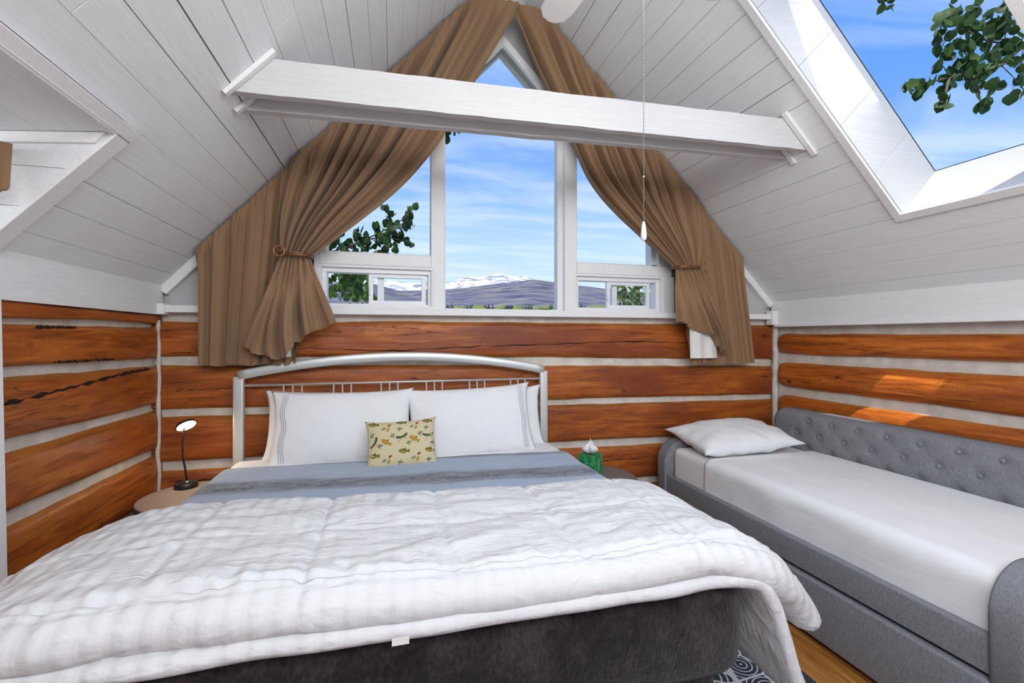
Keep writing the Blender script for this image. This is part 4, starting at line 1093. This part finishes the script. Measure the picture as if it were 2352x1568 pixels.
# rug
rg = mesh('rug', box(-1.2, 1.772, .2, 2.45, .0005, .012, .003), RUG); tag(rg, 'charcoal rug with white lace medallions under the king bed', 'rug')

# ------------------------------------------------------------------ outside: terrain, trees
def azd(az): return Vector((math.sin(math.radians(az)), math.cos(math.radians(az)), 0))
def tanel(v, az): return (773-v)/1045*math.cos(math.radians(az)-YAW)
hill = [(-60, 640), (-20, 650), (-6, 650), (-2, 652), (.8, 668), (4.4, 666), (6.4, 665), (9.3, 660), (13.4, 650), (17.5, 642), (20.6, 649), (23, 655), (26.7, 664), (32, 680), (50, 660), (80, 640)]
snow = [(-60, 640), (-10, 640), (-2, 646), (0, 644), (2.3, 651), (4.4, 645), (6.4, 650), (9.3, 634), (10.6, 637.5), (12.7, 628), (13.4, 626.5), (15, 636), (16.4, 633.5), (17.5, 642), (20.6, 662), (30, 690), (80, 690)]
def mk_terrain(name, stops, sc_, rocks=None):
    m = M(name, rough=.95, spec=.05); a = m.noise(m.coord((sc_, sc_, sc_*2.5)), 1, 7, .62, .5)
    col = m.ramp(a, stops); m.color(col); return m.m
HILLM = mk_terrain('hazy_sagebrush_hillside', [(.32, (.050, .070, .085)), (.42, (.110, .108, .165)), (.50, (.165, .150, .205)), (.56, (.20, .205, .175)), (.68, (.31, .27, .26))], .016)  # sagebrush tones with bluish distance haze mixed into the colour
SNOWM = mk_terrain('snow_and_rock', [(.30, (.16, .18, .26)), (.44, (.22, .24, .32)), (.48, (.72, .73, .78)), (.75, (.80, .80, .83))], .0060)
FIELDM = mk_terrain('valley_meadow', [(.30, (.075, .085, .065)), (.48, (.13, .15, .085)), (.58, (.15, .13, .14)), (.72, (.21, .23, .11))], .05)
def terrain(name, mat, table, rr, scale, seed, label, frac):
    n = 260; V = []; m = len(rr)
    for i in range(n+1):
        az = -60+140*i/n; top = tanel(interp(az, table), az)
        for j, r_ in enumerate(rr):
            e = top*frac(j/(m-1)); d = azd(az)*r_
            z = 1.5+r_*e+(r_*scale*(N(d.x/r_*14, d.y/r_*14+j*.35, seed)+.5*N(d.x/r_*44, d.y/r_*44+j*.6, seed+1)))*(1 if j < m-1 else .35)*(1 if j else 0)
            V.append((d.x, d.y, z))
    F = [(i*m+j, (i+1)*m+j, (i+1)*m+j+1, i*m+j+1) for i in range(n) for j in range(m-1)]
    o = mesh(name, (V, F), mat, None, True); return tag(o, label, 'mountain' if 'snow' in name else 'hill')
terrain('snowy_mountain', SNOWM, snow, [3200+150*k for k in range(18)], .004, 3, 'snow covered mountain range far behind the brown hill', lambda t: .45+.55*t**.9)
hl = terrain('brown_hill', HILLM, hill, [420+65*k for k in range(20)], .0022, 9, 'long purple brown hill rising below the snowy peaks', lambda t: .52+.48*t**.75)
gd = []
def ground():
    n, rr = 60, [9, 20, 40, 80, 140, 220, 320, 430]; m = len(rr); V = []
    for i in range(n+1):
        az = -75+170*i/n
        for j, r_ in enumerate(rr):
            d = azd(az)*r_; z = -2.6+(r_/430)**1.3*(430*tanel(706, az)+4.1); V.append((d.x, d.y, z+.4*N(d.x*.05, d.y*.05, 2)*(r_/60)))
    F = [(i*m+j, (i+1)*m+j, (i+1)*m+j+1, i*m+j+1) for i in range(n) for j in range(m-1)]; return V, F
gr_ = mesh('meadow', ground(), FIELDM, None, True); tag(gr_, 'rising green and grey meadow below the distant hill', 'meadow')
# far belt of shrubs and conifers at the foot of the hill
def cone(c, r, h):
    V = [(c[0]+r*math.cos(2*math.pi*k/6), c[1]+r*math.sin(2*math.pi*k/6), c[2]) for k in range(6)]+[(c[0], c[1], c[2]+h)]
    return V, [(k, (k+1) % 6, 6) for k in range(6)]+[tuple(range(5, -1, -1))]
FARG = M('far_conifer_green', (.035, .060, .035), .9).m; FARY = M('far_spring_aspen', (.20, .24, .07), .9).m
Rt = random.Random(3); cn, sh_ = [], []
for k in range(420):
    az = Rt.uniform(-4, 30); r_ = Rt.uniform(340, 425); d = azd(az)*r_; z = -2.6+(r_/430)**1.3*(430*tanel(706, az)+4.1)
    if N(az*.8, 3, 3) > .08: cn.append(cone((d.x, d.y, z-.5), 1.0, Rt.uniform(2.5, 5)))
    elif N(az*.8, 3, 3) < -.05: sh_.append(sphere((d.x, d.y, z+.6), Rt.uniform(1.2, 2.6), 1.5, 1, .8, 6, 4))
for nm, lst, mt, lb in (('far_conifers', cn, FARG, 'tiny dark conifers dotted along the foot of the hill'), ('far_shrubs', sh_, FARY, 'pale yellow green shrubs along the foot of the hill')):
    o = mesh(nm, join(*lst), mt); tag(o, lb, 'trees', kind='stuff')

# one aspen leaf, shared by every leaf object
def leaf_mesh(name, mat, s):
    out = [(0, 0), (.30, .10), (.50, .36), (.46, .66), (.22, .90), (0, 1.06), (-.22, .90), (-.46, .66), (-.50, .36), (-.30, .10)]
    V = [(0, .5, -.05)]+[(x, y, .12*abs(x)+.05*y*y) for x, y in out]
    V = [tuple(c*s for c in p) for p in V]; n = len(out)
    F = [(0, 1+i, 1+(i+1) % n) for i in range(n)]+[]
    V += [(0.012*s, -.45*s, 0), (-.012*s, -.45*s, 0)]; F.append((1, n+1, n+2))
    me = bpy.data.meshes.new(name); me.from_pydata(V, [], F); me.materials.append(mat)
    me.polygons.foreach_set('use_smooth', [True]*len(F)); me.update(); return me
def dirpt(u, v, depth):
    a = (u-1176)/1045; c, s = math.cos(YAW), math.sin(YAW); return Vector((c*a+s, c-s*a, (773-v)/1045))*depth+Vector((0, 0, 1.5))
def tree(label, trunk, boughs, clusters, lm, seed, dens, spread):
    """boughs: polylines of points from the trunk; clusters: (centre, number of leaves, radius)"""
    rt = random.Random(seed); t = thing('aspen_tree', trunk[0], label, 'tree', 'aspen trees outside')
    mesh('trunk', tube(trunk, [.10-.06*k/(len(trunk)-1) for k in range(len(trunk))], 10), BARK, t, True)
    for b in boughs: mesh('branch', tube(b, [.012-.009*k/(len(b)-1) for k in range(len(b))], 7), BARK, t, True)
    tw = []
    for c, n, r_ in clusters:
        # nearest bough point
        best = min((p for b in boughs for p in b), key=lambda p: (Vector(p)-c).length)
        tw.append(tube([best, (Vector(best)+c)/2+Vector((0, 0, .01)), c], [.004, .003, .002], 5))
        for k in range(int(n*dens)):
            off = Vector((rt.gauss(0, 1), rt.gauss(0, 1), rt.gauss(0, .9)))*r_*spread
            o = bpy.data.objects.new('leaf', lm[rt.randrange(len(lm))]); o.location = c+off
            o.rotation_euler = (rt.uniform(math.pi*.35, math.pi*.8)*rt.choice((1, 1, -1)), rt.uniform(-.7, .7), rt.uniform(0, 6.28))
            s_ = rt.uniform(.75, 1.15); o.scale = (s_, s_, s_); link(o, t)
            if k % 3 == 0: tw.append(tube([c, c+off*.6, c+off], [.0018, .0014, .001], 4))
    mesh('twigs', join(*tw), BARK, t, True)
# tree seen through the skylight
lmS = [leaf_mesh('leaf', LEAF, .070), leaf_mesh('leaf', LEAF, .080)]
D = 3.3
def sk(u, v, d=D): return dirpt(u, v, d)
cs = [(sk(2190, 25), 9, .10), (sk(2250, 12, 3.5), 9, .10), (sk(2160, 60), 8, .08), (sk(2200, 70), 9, .09), (sk(2240, 75, 3.5), 12, .11), (sk(2290, 55, 3.4), 10, .10), (sk(2320, 30), 8, .09),
      (sk(2165, 105), 7, .07), (sk(2215, 115), 9, .09), (sk(2265, 115, 3.4), 13, .11), (sk(2310, 110, 3.5), 12, .10), (sk(2345, 90), 8, .09), (sk(2160, 145), 6, .05), (sk(2215, 150), 8, .08), (sk(2255, 155), 9, .08), (sk(2300, 150), 9, .09), (sk(2345, 150, 3.4), 6, .08),
      (sk(2130, 190), 6, .045), (sk(2098, 205), 7, .045), (sk(2168, 235), 6, .035), (sk(2185, 180), 6, .05), (sk(2225, 185), 7, .06), (sk(2255, 205), 7, .055), (sk(2250, 235), 5, .04), (sk(2285, 205), 4, .04), (sk(2350, 205), 4, .04), (sk(2030, 2), 6, .05), (sk(2050, 0), 4, .04), (sk(2335, 190, 3.5), 5, .06)]
base = Vector((5.4, 1.6, -2.5))
tree('leafy aspen tree overhanging the skylight', [base, (5.38, 1.65, .5), (5.3, 1.7, 3.0), (5.15, 1.75, 5.0)],
     [[(5.3, 1.7, 2.9), sk(2450, 100, 3.9), sk(2352, 105, 3.5), sk(2270, 95, 3.4), sk(2200, 60), sk(2170, 40)], [sk(2352, 105, 3.5), sk(2300, 150), sk(2230, 165), sk(2180, 178), sk(2140, 188), sk(2100, 203)], [sk(2230, 165), sk(2245, 200), sk(2252, 232)], [sk(2180, 178), sk(2172, 215), sk(2168, 235)],
      [(5.2, 1.73, 4.4), sk(2150, -90, 3.6), sk(2080, -30, 3.4), sk(2035, 0)]], cs, lmS, 4, 1.25, .55)
# tree behind the left panes
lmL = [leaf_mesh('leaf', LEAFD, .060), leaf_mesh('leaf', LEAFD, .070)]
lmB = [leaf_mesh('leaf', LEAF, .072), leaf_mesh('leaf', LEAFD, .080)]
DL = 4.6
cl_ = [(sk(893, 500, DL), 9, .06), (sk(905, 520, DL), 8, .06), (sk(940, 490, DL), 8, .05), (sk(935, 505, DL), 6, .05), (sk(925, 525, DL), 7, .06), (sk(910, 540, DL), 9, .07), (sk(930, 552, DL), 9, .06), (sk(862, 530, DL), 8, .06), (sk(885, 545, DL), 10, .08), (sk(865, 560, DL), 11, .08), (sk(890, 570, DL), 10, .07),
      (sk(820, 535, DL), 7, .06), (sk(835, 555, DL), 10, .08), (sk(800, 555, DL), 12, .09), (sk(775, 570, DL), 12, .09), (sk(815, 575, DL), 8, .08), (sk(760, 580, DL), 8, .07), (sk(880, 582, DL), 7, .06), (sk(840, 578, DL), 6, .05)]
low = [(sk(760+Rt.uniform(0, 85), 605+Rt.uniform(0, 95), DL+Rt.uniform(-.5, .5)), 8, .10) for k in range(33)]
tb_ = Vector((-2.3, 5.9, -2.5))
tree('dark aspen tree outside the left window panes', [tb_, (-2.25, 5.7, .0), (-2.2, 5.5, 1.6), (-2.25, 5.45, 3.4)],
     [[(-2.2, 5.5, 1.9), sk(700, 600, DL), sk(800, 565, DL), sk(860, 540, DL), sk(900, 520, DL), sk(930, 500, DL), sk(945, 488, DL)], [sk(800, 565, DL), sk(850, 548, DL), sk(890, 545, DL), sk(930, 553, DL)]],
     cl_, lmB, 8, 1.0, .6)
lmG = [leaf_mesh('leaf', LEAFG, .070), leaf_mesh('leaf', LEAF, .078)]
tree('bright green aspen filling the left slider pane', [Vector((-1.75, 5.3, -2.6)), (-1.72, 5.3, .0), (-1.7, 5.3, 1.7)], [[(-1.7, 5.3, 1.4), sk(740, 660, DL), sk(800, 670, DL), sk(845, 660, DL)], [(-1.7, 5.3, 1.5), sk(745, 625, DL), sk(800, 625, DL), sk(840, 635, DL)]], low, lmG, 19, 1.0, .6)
# branch tips that dip in at the top of the centre pane
lt = [(sk(1028, 312, 4.4), 6, .035), (sk(1026, 328, 4.4), 4, .03), (sk(1050, 297, 4.4), 4, .03), (sk(1100, 296, 4.4), 4, .03), (sk(1010, 290, 4.4), 8, .08), (sk(1060, 270, 4.4), 9, .09)]
tree('tall aspen whose leaf tips dip into the centre pane', [Vector((-1.7, 6.2, -2.5)), (-1.65, 6.1, 1.5), (-1.6, 6.0, 5.2)], [[(-1.6, 6.05, 4.6), sk(900, 240, 4.8), sk(1000, 270, 4.4), sk(1060, 280, 4.4), sk(1100, 292, 4.4)], [sk(1000, 270, 4.4), sk(1025, 300, 4.4), sk(1027, 325, 4.4)]], lt, lmL, 12, 1.0, .6)
# pale tree behind the right slider
lmR = [leaf_mesh('leaf', LEAFY, .075), leaf_mesh('leaf', LEAF, .07)]
DR = 8.5
cr_ = [(sk(1425+Rt.uniform(-6, 72), 645+Rt.uniform(0, 62), DR+Rt.uniform(-.7, .7)), 8, .16) for k in range(24)]
tr0 = sk(1462, 690, DR); tree('pale green young aspen outside the right slider window', [Vector((tr0.x+.1, tr0.y, -2.6)), (tr0.x+.05, tr0.y, 0), tuple(tr0), tuple(sk(1465, 660, DR))],
     [[tuple(tr0), sk(1440, 670, DR), sk(1425, 655, DR)], [tuple(tr0), sk(1490, 665, DR), sk(1500, 640, DR)]], cr_, lmR, 15, 1.2, .6)
